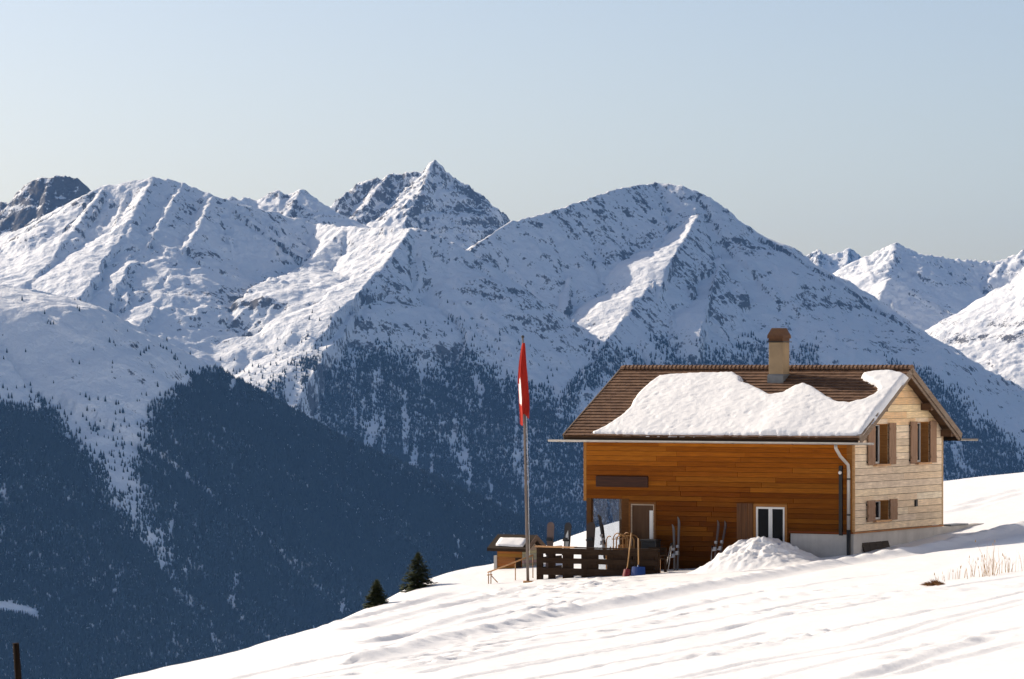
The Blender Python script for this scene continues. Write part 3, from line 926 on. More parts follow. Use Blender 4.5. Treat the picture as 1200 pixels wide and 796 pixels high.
def gable_window(w, lab, shut_col):
    g0, g1, z0, z1 = w
    root = empty('window', (0, 0, 0)); root.parent = chalet
    root['label'] = lab
    D = -.27
    bm = bmesh.new()
    for (a, b, c, d) in ((g0, g0 + .06, z0, z1), (g1 - .06, g1, z0, z1), (g0 + .06, g1 - .06, z0, z0 + .06), (g0 + .06, g1 - .06, z1 - .06, z1), ((g0 + g1) / 2 - .03, (g0 + g1) / 2 + .03, z0 + .06, z1 - .06)):
        add_box(bm, D, D + .05, a, b, c, d)
    bm_obj('frame', bm, M_WHITE, root)
    box('pane', D - .005, D + .015, g0 + .05, g1 - .05, z0 + .05, z1 - .05, M_PANE, root)
    # lining of the deep opening
    bm = bmesh.new()
    add_box(bm, D, .02, g0 - .004, g0 + .022, z0, z1); add_box(bm, D, .02, g1 - .022, g1 + .004, z0, z1)
    add_box(bm, D, .02, g0, g1, z1 - .02, z1 + .004)
    lin = bm_obj('lining', bm, M_BOARD, root); lin.color = (.36, .17, .055, 1)
    box('sill', D, .125, g0 - .02, g1 + .02, z0 - .05, z0 + .004, M_SILL, root)
    sw = (g1 - g0) * .5
    for s in (0, 1):
        a, b = (g0 - sw, g0 - .005) if s == 0 else (g1 + .005, g1 + sw)
        sh = empty('shutter', (0, 0, 0)); sh.parent = root
        n = 3
        for i in range(n):
            p0 = a + (b - a) * i / n; p1 = a + (b - a) * (i + 1) / n
            plank(sh, .055, .083, p0 + .002, p1 - .002, z0 - .02, z1 + .02, (1, 1, 1), 'slat', SHUT_MESH)
        for zz in (z0 + .12, z1 - .18):
            plank(sh, .083, .10, a + .02, b - .02, zz, zz + .07, (1, 1, 1), 'batten', SHUT_MESH)
        plank(sh, .018, .055, (a if s == 0 else b - .03), (a + .03 if s == 0 else b), z0 + .05, z0 + .09, (1, 1, 1), 'hinge', IRON_MESH)
        plank(sh, .018, .055, (a if s == 0 else b - .03), (a + .03 if s == 0 else b), z1 - .12, z1 - .08, (1, 1, 1), 'hinge', IRON_MESH)
    return root
def unit_with(mat, name):
    m = UNIT.copy(); m.name = name; m.materials.clear(); m.materials.append(mat); return m
SHUT_MESH = unit_with(M_SHUT, 'slat'); IRON_MESH = unit_with(M_DARKMETAL, 'hinge'); SHUTF_MESH = unit_with(M_SHUTF, 'slat')
gable_window(GW[0], 'upper gable window nearer the downpipe, faded shutters open', 0)
gable_window(GW[1], 'upper gable window farther from the downpipe, faded shutters open', 0)
gable_window(GW[2], 'small low gable window with short open shutters', 0)
box('vent_box', .012, .07, px_g(1071), px_g(1073), zg(594, 3.9), zg(586, 3.9), M_DARKMETAL, chalet)

# --- openings of the long wall
def frame_rect(bm, l0, l1, z0, z1, w, y0, y1):
    add_box(bm, l0, l0 + w, y0, y1, z0, z1); add_box(bm, l1 - w, l1, y0, y1, z0, z1)
    add_box(bm, l0 + w, l1 - w, y0, y1, z1 - w, z1); add_box(bm, l0 + w, l1 - w, y0, y1, z0, z0 + w)
door = empty('door', (0, 0, 0)); door.parent = chalet; door['label'] = 'glazed door with pale frame beside the glazed corner'
l0, l1, z0, z1 = W_DOOR
bm = bmesh.new(); frame_rect(bm, l0, l1, z0, z1, .06, -.045, .03)
fr = bm_obj('casing', bm, M_BOARD, door); fr.color = (.20, .085, .025, 1)
bm = bmesh.new(); frame_rect(bm, l0 + .065, l1 - .065, z0 + .1, z1 - .065, .035, -.03, .02)
fr = bm_obj('frame', bm, M_BOARD, door); fr.color = (.46, .38, .30, 1)
box('pane', l0 + .10, l1 - .10, -.005, .015, z0 + .13, z1 - .10, M_PANEB, door)
box('curtain', l1 - .225, l1 - .115, -.012, -.006, py_z(633, -6.9), py_z(598, -6.9), M_WHITE, door)
win = empty('window', (0, 0, 0)); win.parent = chalet; win['label'] = 'white double casement window above the snow heap with brown shutter'
l0, l1, z0, z1 = W_WIN
bm = bmesh.new(); frame_rect(bm, l0, l1, z0, z1, .075, -.045, .03)
fr = bm_obj('casing', bm, M_BOARD, win); fr.color = (.36, .17, .055, 1)
bm = bmesh.new(); lm = (l0 + l1) / 2
frame_rect(bm, l0 + .08, lm - .002, z0 + .08, z1 - .08, .055, -.028, .02); frame_rect(bm, lm + .002, l1 - .08, z0 + .08, z1 - .08, .055, -.028, .02)
bm_obj('frame', bm, M_WHITE, win)
box('pane', l0 + .11, lm - .04, -.004, .01, z0 + .11, z1 - .11, M_PANE, win)
box('pane', lm + .04, l1 - .11, -.004, .01, z0 + .11, z1 - .11, M_PANE, win)
sh = empty('shutter', (0, 0, 0)); sh.parent = win
sa = px_l(864.5)
for i in range(3):
    plank(sh, sa + (l0 - sa) * i / 3 + .003, sa + (l0 - sa) * (i + 1) / 3 - .003, -.075, -.045, z0 - .05, z1 + .01, (1, 1, 1), 'slat', SHUTF_MESH)

# --- plinth
plinth = empty('plinth', (0, 0, 0)); plinth.parent = chalet
box('wall', FOUND_L + .04, -.0, .0, WW, -1.2, ZB - .052, M_PLASTER, plinth)
bm = bmesh.new(); add_box(bm, -.32, -.004, WW + .001, WW + 3.2, -1.2, ZB - .075)
bm_obj('retaining_wall', bm, M_PLASTER, plinth, bevel=.01)
box('coping', -.36, .03, WW + .6, WW + 1.9, ZB - .075, ZB - .03, M_LEAD, plinth)

# --- roof
roof = empty('roof', (0, 0, 0)); roof.parent = chalet
la, lb = -LW - OL, OR
def slab(bm, sgn, off0, off1, l0, l1, e0=0.0, r0=0.0):
    """a layer of one roof slope between two offsets below the tile plane; sgn -1 is the slope with the snow"""
    def P(l, s, off):
        g = WW / 2 + sgn * s * math.cos(PITCH) ; zz = ZR - s * math.sin(PITCH)
        n = Vector((0, sgn * math.sin(PITCH), math.cos(PITCH)))
        return Vector((l, g, zz)) - n * off
    SL = (WW / 2 + OE) / math.cos(PITCH)
    v = [bm.verts.new(P(l, s, o)) for o in (off1, off0) for (l, s) in ((l0, r0), (l1, r0), (l1, SL - e0), (l0, SL - e0))]
    for f in ((0, 1, 2, 3), (4, 5, 6, 7), (0, 1, 5, 4), (1, 2, 6, 5), (2, 3, 7, 6), (3, 0, 4, 7)): bm.faces.new([v[i] for i in f])
bm = bmesh.new(); slab(bm, -1, .05, .10, la + .02, lb - .02, .02); slab(bm, 1, .05, .10, la + .02, lb - .02, .02)
bm_obj('deck', bm, M_SOFFIT, roof)
SLOPE = (WW / 2 + OE) / math.cos(PITCH)
def tiles(name, sgn):
    bm = bmesh.new(); r_ = random.Random(4 + sgn)
    rows = 23; pitch = SLOPE / rows; w = .17
    ncol = int((lb - la) / w)
    w = (lb - la) / ncol
    nrm = Vector((0, sgn * math.sin(PITCH), math.cos(PITCH))); dn = Vector((0, sgn * math.cos(PITCH), -math.sin(PITCH)))
    top = Vector((0, WW / 2, ZR))
    for i in range(rows):
        for j in range(-1 if i % 2 else 0, ncol):
            x0 = la + (j + (.5 if i % 2 else 0)) * w; x1 = x0 + w
            x0 = max(x0, la); x1 = min(x1, lb)
            if x1 - x0 < .03: continue
            s0 = i * pitch - (.05 if i else 0); s1 = (i + 1) * pitch + .006
            jx = r_.uniform(-.006, .006); lift = r_.uniform(0, .007)
            pts = []
            for (x, s, o) in ((x0 + .003, s0, -.03), (x1 - .003, s0, -.03), (x1 - .003, s1 + jx, .004 + lift), (x0 + .003, s1 - jx, .004 + lift)):
                pts.append(top + dn * s + nrm * o + Vector((x, 0, 0)))
            up = [bm.verts.new(p) for p in pts]; lo = [bm.verts.new(p - nrm * .022) for p in pts]
            bm.faces.new(up); bm.faces.new((up[2], up[3], lo[3], lo[2]))
            bm.faces.new((up[1], up[2], lo[2], lo[1])); bm.faces.new((up[3], up[0], lo[0], lo[3]))
    o = bm_obj(name, bm, M_TILE, roof); o['kind'] = 'stuff'
tiles('roof_tile', -1); tiles('roof_tile', 1)
bm = bmesh.new(); n = 72
for i in range(n):
    x0 = la + (lb - la) * i / n; x1 = la + (lb - la) * (i + 1) / n + .02
    for k in range(6):
        pass
    ring0 = [bm.verts.new((x0, WW / 2 + .13 * math.cos(a), ZR - .045 + .105 * math.sin(a))) for a in [math.pi * q / 6 for q in range(7)]]
    ring1 = [bm.verts.new((x1, WW / 2 + .155 * math.cos(a), ZR - .05 + .14 * math.sin(a))) for a in [math.pi * q / 6 for q in range(7)]]
    for q in range(6): bm.faces.new((ring0[q], ring0[q + 1], ring1[q + 1], ring1[q]))
    bm.faces.new(ring1); bm.faces.new(ring0[::-1])
rt = bm_obj('ridge_tile', bm, M_TILE, roof); rt['kind'] = 'stuff'
# barge boards at both verges, double on the gable side
for l in (lb, la - .03):
    for sgn in (-1, 1):
        bm = bmesh.new(); slab(bm, sgn, -.012, .16, l, l + .03); bm_obj('barge_board', bm, M_BARGE, roof)
        if l == lb:
            bm = bmesh.new(); slab(bm, sgn, .165, .25, l - .035, l - .006, .03); bm_obj('barge_board', bm, M_BARGE, roof)
# eave boards
for sgn in (-1, 1):
    g = WW / 2 + sgn * (WW / 2 + OE)
    y0, y1 = sorted((g, g - sgn * .03))
    box('eave_board', la + .02, lb - .03, y0, y1, ZE - .21, ZE - .075, M_CORE, roof)
# purlins that carry the overhang, rafters under the eaves
for g in (.05, WW / 4 - .05, WW / 2, WW * 3 / 4 + .05, WW - .05):
    zt = roof_z(g) - .115 - .12 * abs(TAN) * (g != WW / 2)
    box('purlin', -.3, lb - .06, g - .08, g + .08, zt - .20, zt, M_BEAM, roof)
    box('purlin', la + .05, -LW + .1, g - .08, g + .08, zt - .20, zt, M_BEAM, roof)
# --- gutters and downpipe
def gutter(g):
    bm = bmesh.new(); r = .065; l0 = -LW - .91; l1 = .87; zc = 3.25; n = 8
    A = []
    for l in (l0, l1):
        A.append([bm.verts.new((l, g + r * math.cos(a), zc + r * math.sin(a))) for a in [math.pi + math.pi * q / n for q in range(n + 1)]])
    B = []
    for l in (l0, l1):
        B.append([bm.verts.new((l, g + (r - .006) * math.cos(a), zc + (r - .006) * math.sin(a))) for a in [math.pi + math.pi * q / n for q in range(n + 1)]])
    for q in range(n):
        bm.faces.new((A[0][q], A[0][q + 1], A[1][q + 1], A[1][q])); bm.faces.new((B[0][q], B[0][q + 1], B[1][q + 1], B[1][q]))
        for e in (0, 1): bm.faces.new((A[e][q], A[e][q + 1], B[e][q + 1], B[e][q]))
    for q in (0, n): bm.faces.new((A[0][q], A[1][q], B[1][q], B[0][q]))
    o = bm_obj('gutter', bm, M_ZINC, chalet)
    i = 0
    l = l0 + .35
    while l < l1:
        plank(o, l, l + .03, g - .071, g + .071, zc - .072, zc - .064, (1, 1, 1), 'bracket', IRON_MESH)
        l += .93
    return o
gutter(-OE - .08); gutter(WW + OE + .08)
lp = px_l(994.2, -.1)
dp = tube('downpipe', [(lp - .16, -OE - .08, 3.19), (lp - .15, -OE - .08, 3.08), (lp - .10, -OE + .10, 2.86), (lp, -.12, 2.62), (lp, -.085, 2.45), (lp, -.085, .78)], .047, M_ZINC, chalet, 10)
tube('boot', [(lp, -.085, .80), (lp, -.085, -.6)], .058, M_DARKMETAL, dp, 10)
for zz in (2.2, 1.2):
    tube('clip', [(lp, -.085, zz), (lp, -.085, zz + .04)], .056, M_DARKMETAL, dp, 10)
duct = box('cable_duct', px_l(984.5), px_l(988.2), -.09, -.03, ZB - .1, py_z(546, -.3), M_DARKMETAL, chalet)
bm = bmesh.new(); bmesh.ops.create_uvsphere(bm, u_segments=12, v_segments=8, radius=.05, matrix=Matrix.Translation((px_l(986.5), -.12, py_z(554, -.3))))
bm_obj('lamp_globe', bm, M_WHITE, duct, smooth=True)
# --- chimney
lc = px_l(913, 2.55); gc = 2.55; cw_ = .225
chim = empty('chimney', (lc, gc, roof_z(gc))); chim.parent = chalet
zc0 = roof_z(gc)
bm = bmesh.new()
def ring_stack(bm, stack):
    prev = None
    for (w, zz) in stack:
        ring = [bm.verts.new((sx * w, sy * w, zz)) for sx, sy in ((-1, -1), (1, -1), (1, 1), (-1, 1))]
        if prev:
            for i in range(4): bm.faces.new((prev[i], prev[(i + 1) % 4], ring[(i + 1) % 4], ring[i]))
        else: bm.faces.new(ring[::-1])
        prev = ring
    bm.faces.new(prev)
ring_stack(bm, [(cw_, -.3), (cw_, 1.02)]); bm_obj('shaft', bm, M_CHIM, chim, bevel=.012)
bm = bmesh.new(); ring_stack(bm, [(cw_ + .03, -.32), (cw_ + .03, .05), (cw_ + .012, .10)]); bm_obj('flashing', bm, M_LEAD, chim)
bm = bmesh.new(); ring_stack(bm, [(cw_ + .05, 1.02), (cw_ + .05, 1.045)]); bm_obj('cap_slab', bm, M_DARKMETAL, chim)
kb = NT('cap_clay'); M_CAP = kb.out(kb.mix(kb.noise(kb.n('NewGeometry').outputs['Position'], 12, 4), (.05, .022, .011), (.13, .058, .024)), .8)
bm = bmesh.new(); ring_stack(bm, [(cw_ + .0, 1.045), (cw_ + .0, 1.13)]); bm_obj('cap_course', bm, M_CAP, chim)
bm = bmesh.new(); ring_stack(bm, [(cw_ + .035, 1.13), (cw_ + .03, 1.22), (cw_ - .05, 1.40), (cw_ - .065, 1.43)]); bm_obj('cap_hood', bm, M_CAP, chim)
# --- boards leaning on the plinth
bl = empty('leaning_boards', hw(.05, px_g(1012), 0), -YAW, 'dark boards leaning on the grey plinth below the small gable window', 'boards')
g0, g1 = px_g(1010), px_g(1041)
g00 = px_g(1012)
for i in range(4):
    a = g0 + (g1 - g0) * i / 4 - g00; b = g0 + (g1 - g0) * (i + 1) / 4 - g00
    o = plank(bl, .25 - .05, .28 - .05, a + .01, b - .01, -.45, .72 - .05 * (i == 0), (.055, .045, .038), 'board'); o.rotation_euler = (0, R(-18), 0)

# --- sign board
sg = empty('sign_board', hw(px_l(699.5), -.04, py_z(570.5, -8)), -YAW, 'long dark brown carved wooden sign board on the timber wall', 'sign')
sw_ = px_l(760.5) - px_l(699.5); sh_ = py_z(557.5, -8) - py_z(570.5, -8)
bm = bmesh.new(); add_box(bm, 0, sw_, -.035, .012, 0, sh_)
bm_obj('panel', bm, M_SIGN, sg, bevel=.012)
bm = bmesh.new(); add_box(bm, .05, sw_ - .05, -.042, -.034, .02, .04); add_box(bm, .05, sw_ - .05, -.042, -.034, sh_ - .04, sh_ - .02)
bm_obj('moulding', bm, M_SIGN, sg)

# --- snow lying on the roof
OUT = [(692, 504), (707, 497), (720, 490), (730, 483), (738, 475), (743, 465), (750, 456), (760, 447), (772, 439), (790, 437), (830, 435.5), (860, 435), (868, 440), (870, 446), (880, 449), (894, 456), (903, 461), (917, 459), (927, 454), (943, 449), (955, 454), (969, 463), (983, 469), (997, 470), (1011, 467), (1022, 461), (1029, 455), (1026, 449), (1018, 445), (1008, 440), (1011, 435), (1025, 433.5), (1043, 433), (1057, 435), (1063, 438), (1050, 453), (1031, 478), (1008, 506), (960, 507), (900, 506.5), (820, 506.5), (750, 506)]
def roof_ls(px, py, lift=.10):
    """where a sight line meets the front slope, raised a little for the thickness of the snow"""
    best = None
    for s in np.arange(-.05, SLOPE + .1, .01):
        g = WW / 2 - s * math.cos(PITCH) - lift * math.sin(PITCH); zz = ZR - s * math.sin(PITCH) + lift * math.cos(PITCH)
        l = px_l(px, g)
        e = abs(py_z(py, l, g) - zz)
        if best is None or e < best[0]: best = (e, l, s)
    return best[1], best[2]
poly = np.array([roof_ls(*p) for p in OUT])
def poly_sd(x, y, P):
    d = np.full(x.shape, 1e9); ins = np.zeros(x.shape, bool)
    for a, b in zip(P, np.roll(P, -1, 0)):
        dx, dy = b - a; t = np.clip(((x - a[0]) * dx + (y - a[1]) * dy) / (dx * dx + dy * dy), 0, 1)
        d = np.minimum(d, np.hypot(x - a[0] - t * dx, y - a[1] - t * dy))
        cr = ((a[1] > y) != (b[1] > y)) & (x < (b[0] - a[0]) * (y - a[1]) / (b[1] - a[1] + 1e-12) + a[0])
        ins ^= cr
    return np.where(ins, d, -d)
ls = np.arange(poly[:, 0].min() - .15, poly[:, 0].max() + .15, .04); ss = np.arange(poly[:, 1].min() - .15, poly[:, 1].max() + .12, .04)
LL, SS = np.meshgrid(ls, ss)
wl = LL + .03 * fbm(LL / .22, SS / .22, 2, 401); ws = SS + .04 * fbm(LL / .18, SS / .25, 2, 402)
sd = poly_sd(wl, ws, poly)
T = .125 + .04 * fbm(LL / 1.4, SS / 1.0, 3, 405) - .06 * sstep(2.6, SLOPE, SS) + .05 * np.exp(-((LL + 2.3) / .7) ** 2)
off = T * np.sqrt(np.clip(sd / .11, 0, 1)) + .012 * sstep(0, .3, sd) * fbm(LL / .5, SS / .4, 3, 406) + .012 * sstep(0, .1, sd) * fbm(LL / .16, SS / .12, 2, 407) - .016 * sstep(.0, .2, sd) * sstep(.3, .7, pnoise(LL / .26, SS / .2, 408)) * sstep(-.1, .3, fbm(LL / 1.1, SS / .8, 2, 409))
off = np.where(sd > 0, off, -.04)
gg = WW / 2 - SS * math.cos(PITCH) - off * math.sin(PITCH); zz = ZR - SS * math.sin(PITCH) + off * math.cos(PITCH)
ok = sd > -.05
idx = -np.ones(ok.shape, int); idx[ok] = np.arange(ok.sum())
V = np.stack([LL[ok], gg[ok], zz[ok]], 1)
fc = []
for j in range(len(ss) - 1):
    for i in range(len(ls) - 1):
        q = (idx[j, i], idx[j, i + 1], idx[j + 1, i + 1], idx[j + 1, i])
        if min(q) >= 0: fc.append(q[::-1])
rs = mesh_obj('roof_snow', V, fc, M_SNOW, None, smooth=True)
rs.location = hw(0, 0, 0); rs.rotation_euler = (0, 0, -YAW)
tag(rs, 'thick white snow slab lying on the front slope of the chalet roof', 'snow')
# ================================================================ THINGS AROUND THE CHALET
def house_thing(name, l, g, zrel, label, cat, group=None, rz=0):
    return empty(name, hw(l, g, zrel), -YAW + rz, label, cat, group)
def hgz(l, g):
    w = hw(l, g); return gz(w.x, w.y) - HZ

# --- slatted barrier in front of the terrace
FG = -1.75
fa, fb = px_l(629, FG), px_l(771, FG)
fence = house_thing('terrace_fence', fa, FG, 0, 'low dark brown plank fence in front of the terrace', 'fence')
fz = lambda py: py_z(py, -7.2, FG)
FENCE_MESH = unit_with(M_FENCE, 'plank'); FENCEV_MESH = unit_with(M_FENCEV, 'post')
rows_ = [(675.5, 667), (661.5, 655.2), (650.6, 643.6)]
Lf = fb - fa
for (y0, y1) in rows_:
    c = [0, Lf * rb.uniform(.42, .55), Lf]
    for a, b in zip(c, c[1:]):
        plank(fence, a + .003, b - .003, -.022, .022, fz(y0), fz(y1), (1, 1, 1), 'plank', FENCE_MESH)
for px in (631.5, 645.5, 664.5, 690, 720, 734, 748, 760, 769):
    q = px_l(px, FG) - fa
    w_ = {631.5: .18, 645.5: .20, 664.5: .32, 690: .52, 720: .50, 734: .30, 748: .36, 760: .30}.get(px, .14)
    plank(fence, q - w_ / 2, q + w_ / 2, .024, .11, fz(677) - .25, fz(645), (1, 1, 1), 'post', FENCEV_MESH)
box('handrail', -.04, Lf * .32, -.05, .13, fz(643.2), fz(641.6), M_SILL, fence)
box('handrail', Lf * .32 + .004, Lf, -.05, .13, fz(643.2), fz(641.9), M_FENCE, fence)
for i, (y0, y1) in enumerate(rows_):      # short return towards the slope
    plank(fence, -.03, .0, .13, 1.5, fz(y0), fz(y1), (1, 1, 1), 'plank', FENCE_MESH)

# --- boards, skis and sleds behind and beside it
def capsule_outline(w, h, n=8, waist=.0):
    pts = []
    for i in range(n + 1):
        a = math.pi * i / n
        pts.append((w / 2 * math.cos(a), h - w / 2 + w / 2 * math.sin(a) * 1.0))
    mid = [(-w / 2 + waist, h * .5)]
    low = []
    for i in range(n + 1):
        a = math.pi + math.pi * i / n
        low.append((w / 2 * math.cos(a), w / 2 + w / 2 * math.sin(a)))
    return pts + mid + low + [(w / 2 - waist, h * .5)]
def snowboard(px, Y, top_py, bottom_py, w, mat, label, lean=8, turn=0, patch=None):
    base = at(px, bottom_py, Y)
    h = (bottom_py - top_py) / F * Y / math.cos(R(lean))
    t = empty('snowboard', base, -YAW + R(turn), label, 'snowboard', 'snowboards standing behind the terrace fence')
    M = Matrix.Rotation(R(-lean), 4, 'X')
    bm = bmesh.new(); add_prism(bm, capsule_outline(w, h, 8, .018), -.006, .006, M)
    bm_obj('deck', bm, mat, t)
    for q in (.34, .62):
        bm = bmesh.new(); add_box(bm, -w * .42, w * .42, -.09, -.007, h * q, h * q + .05, M); add_box(bm, -w * .3, w * .3, -.12, -.09, h * q + .02, h * q + .10, M)
        bm_obj('binding', bm, M_BLACK, t)
    if patch:
        bm = bmesh.new(); add_prism(bm, [(-w * .2, h * .40), (w * .12, h * .40), (w * .26, h * .62), (w * .05, h * .84), (-w * .25, h * .74)], -.010, -.0065, M)
        bm_obj('graphic', bm, patch, t)
    return t
M_BOARDG = NT('worn_board_top'); M_BOARDG = M_BOARDG.out(M_BOARDG.mix(M_BOARDG.noise(M_BOARDG.n('NewGeometry').outputs['Position'], 7, 4), (.10, .065, .055), (.20, .14, .12)), .5)
M_BOARDK = mat_flat('black_board_top', (.022, .016, .014), .4, .4)
M_BOARDB = mat_flat('dark_brown_board_top', (.045, .025, .016), .5, .4)
YF = hw(-9.4, FG + .35).y
snowboard(643.3, YF, 612, 671, .225, M_BOARDG, 'grey-brown snowboard standing behind the fence, leftmost', 6, 8)
snowboard(662.5, YF, 612.5, 671, .24, M_BOARDK, 'black snowboard with white graphic standing behind the fence', 6, -6, M_WHITE)
snowboard(690.5, YF - .4, 612, 671, .27, M_BOARDB, 'dark brown snowboard standing behind the fence beside the corner post', 6, 4)

def ski_pair(name, feet, tops, Y0_, Y1_, mat, label, group, w=.062):
    """feet and tops: picture points of the two skis"""
    b0 = at(*feet[0], Y0_)
    t = empty(name, b0, 0, label, 'skis', group)
    for f, p in zip(feet, tops):
        a = at(*f, Y0_) - b0; b = at(*p, Y1_) - b0
        d = (b - a); L = d.length; d.normalize()
        side = Vector((CO, -SI, 0)); side = (side - d * side.dot(d)).normalized(); nrm = d.cross(side)
        bm = bmesh.new(); prev = None
        for q, ww, off in ((0, .8, 0), (.04, 1, 0), (.45, .72, .01), (.9, 1.08, 0), (.955, .95, -.025), (.985, .6, -.07), (1, .15, -.10)):
            c = a + d * L * q + nrm * off
            ring = [bm.verts.new(c + side * sx * w / 2 * ww + nrm * sy * .012) for sx, sy in ((-1, -1), (1, -1), (1, 1), (-1, 1))]
            if prev:
                for i in range(4): bm.faces.new((prev[i], prev[(i + 1) % 4], ring[(i + 1) % 4], ring[i]))
            else: bm.faces.new(ring)
            prev = ring
        bm.faces.new(prev[::-1])
        s_ = bm_obj('ski', bm, mat, t)
        M = Matrix.Translation(a + d * L * .42) @ Matrix((side, nrm, d)).transposed().to_4x4()
        bm = bmesh.new(); add_box(bm, -.04, .04, -.09, -.012, -.11, -.02, M); add_box(bm, -.035, .035, -.07, -.012, .10, .17, M); add_box(bm, -.055, .055, -.11, -.09, -.14, -.10, M)
        bm_obj('binding', bm, M_STEEL, s_)
    return t
g_sk = 'skis leaning on the timber wall'
yw = hw(px_l(795), 0).y
ski_pair('pair_of_skis', [(793.5, 675), (790.5, 674)], [(796, 607), (789.5, 616)], yw - .75, yw - .10, mat_flat('pale_ski_top', (.12, .11, .105), .4, .4), 'pale grey pair of skis leaning on the wall beside the glazed door', g_sk)
yw2 = hw(px_l(843), 0).y
ski_pair('pair_of_skis', [(836.5, 664), (841.5, 662)], [(842.5, 611), (851, 612)], yw2 - .6, yw2 - .10, mat_flat('brown_ski_top', (.075, .055, .05), .45, .4), 'brown pair of skis leaning on the wall beside the snow heap', g_sk)
ski_pair('pair_of_skis', [(709, 655), (711, 655)], [(702.5, 603), (705, 613)], YF, YF + .25, M_BOARDK, 'black pair of skis leaning before the glazed corner', g_sk, .085)

def poles(pts, Y, Yt, label):
    b0 = at(*pts[0][0], Y)
    t = empty('ski_poles', b0, 0, label, 'ski poles', 'ski poles beside the skis')
    for (f, p) in pts:
        a = at(*f, Y) - b0; b = at(*p, Yt) - b0
        s_ = tube('pole', [a, b], .012, M_STEEL, t, 6)
        tube('grip', [b + (a - b) * .0, b + (a - b) * .10], .02, M_BLACK, s_, 6)
        tube('basket', [a + (b - a) * .06, a + (b - a) * .075], .05, M_BLACK, s_, 8)
poles([((778.5, 674), (786.5, 637)), ((782, 674), (788, 636))], yw - .8, yw - .35, 'thin ski poles leaning left of the pale grey skis')
poles([((833, 664), (834.5, 640)), ((846, 660), (845.5, 637))], yw2 - .7, yw2 - .2, 'thin ski poles leaning beside the brown skis')

# --- wooden sleds standing on end behind the fence
def sled(px, Y, foot_py, top_py, label, turn=0, lean=10, w=.34):
    base = at(px, foot_py, Y)
    h = (foot_py - top_py) / F * Y
    t = empty('wooden_sled', base, -YAW + R(turn), label, 'sled', 'wooden sleds standing behind the fence')
    for sx in (-1, 1):
        pts = []
        for i in range(9):                    # runner with its bent horn
            a = math.pi * .62 * i / 8
            pts.append((sx * w / 2, -.17 + .17 * math.cos(a), h - .17 + .17 * math.sin(a)))
        pts = [(sx * w / 2, 0, 0), (sx * w / 2, 0, h * .4)] + pts
        tube('runner', pts, .017, M_SLED, t, 6)
        tube('upright', [(sx * w / 2, 0, h * .25), (sx * w / 2 * .9, -.16, h * .25)], .014, M_SLED, t, 6)
        tube('upright', [(sx * w / 2, 0, h * .6), (sx * w / 2 * .9, -.16, h * .6)], .014, M_SLED, t, 6)
    for i in range(4):
        x = -w / 2 + .03 + i * (w - .06) / 3
        box('slat', x - .02, x + .02, -.185, -.165, h * .08, h * .72, M_SLED, t)
    tube('crossbar', [(-w / 2, -.30, h - .08), (w / 2, -.30, h - .08)], .014, M_SLED, t, 6)
    t.rotation_euler.x = R(-lean) * 0
    return t
sled(716.5, YF - .5, 672, 628, 'bent-runner wooden sled behind the fence next to the black skis', 60)
sled(724.5, YF - .2, 672, 624.5, 'bent-runner wooden sled before the glazed corner, tallest of the row', 75, w=.40)
sled(735, YF - .5, 672, 626.5, 'bent-runner wooden sled behind the fence left of the shovels', -70, w=.40)
sled(745.5, YF - .35, 672, 627.5, 'bent-runner wooden sled behind the fence between the two shovels', -80, w=.40)

# --- shovels
def shovel(feet, top, Y, Yt, blade_mat, label, bw, bh):
    base = at(*feet, Y)
    t = empty('snow_shovel', base, -YAW, label, 'shovel', 'snow shovels leaning on the fence')
    Mi = Matrix.Rotation(YAW, 4, 'Z')
    b = Mi @ (at(*top, Yt) - base)
    d = b.normalized()
    tube('handle', [d * bh * .75, b], .019, M_HANDLE, t, 8)
    bm = bmesh.new()
    n = 6; side = Vector((1, 0, 0)); nr = d.cross(side)
    for (dy0) in (0,):
        rows2 = []
        for j, q in enumerate((0, .5, 1.0)):
            ring = []
            for i in range(n + 1):
                u = -1 + 2 * i / n
                ww = bw / 2 * (1 if q < .9 else .92)
                ring.append(d * bh * q + side * u * ww + nr * (.05 * (u * u) - .05 - .03 * (1 - q)))
            rows2.append(ring)
        V1 = [[bm.verts.new(p) for p in r] for r in rows2]; V2 = [[bm.verts.new(p + nr * .012) for p in r] for r in rows2]
        for j in range(2):
            for i in range(n):
                bm.faces.new((V1[j][i], V1[j][i + 1], V1[j + 1][i + 1], V1[j + 1][i])); bm.faces.new((V2[j][i], V2[j + 1][i], V2[j + 1][i + 1], V2[j][i + 1]))
        for j in range(2):
            for i in (0, n): bm.faces.new((V1[j][i], V1[j + 1][i], V2[j + 1][i], V2[j][i]))
        for i in range(n):
            for j in (0, 2): bm.faces.new((V1[j][i], V1[j][i + 1], V2[j][i + 1], V2[j][i]))
    bm_obj('blade', bm, blade_mat, t)
    tube('socket', [d * bh * .55 - nr * .01, d * bh * 1.15], .026, blade_mat, t, 8)
    return t
YS = hw(px_l(734, FG - .3), FG - .3).y; YS2 = hw(px_l(748, FG - .3), FG - .3).y
shovel((733.5, 678), (740, 624.5), YS, YS + .18, M_RED, 'wooden-handled shovel with dark red blade leaning on the fence', .22, .26)
shovel((748, 678), (748.2, 631), YS2, YS2 + .15, M_BLUE, 'wooden-handled snow shovel with wide blue blade', .45, .33)

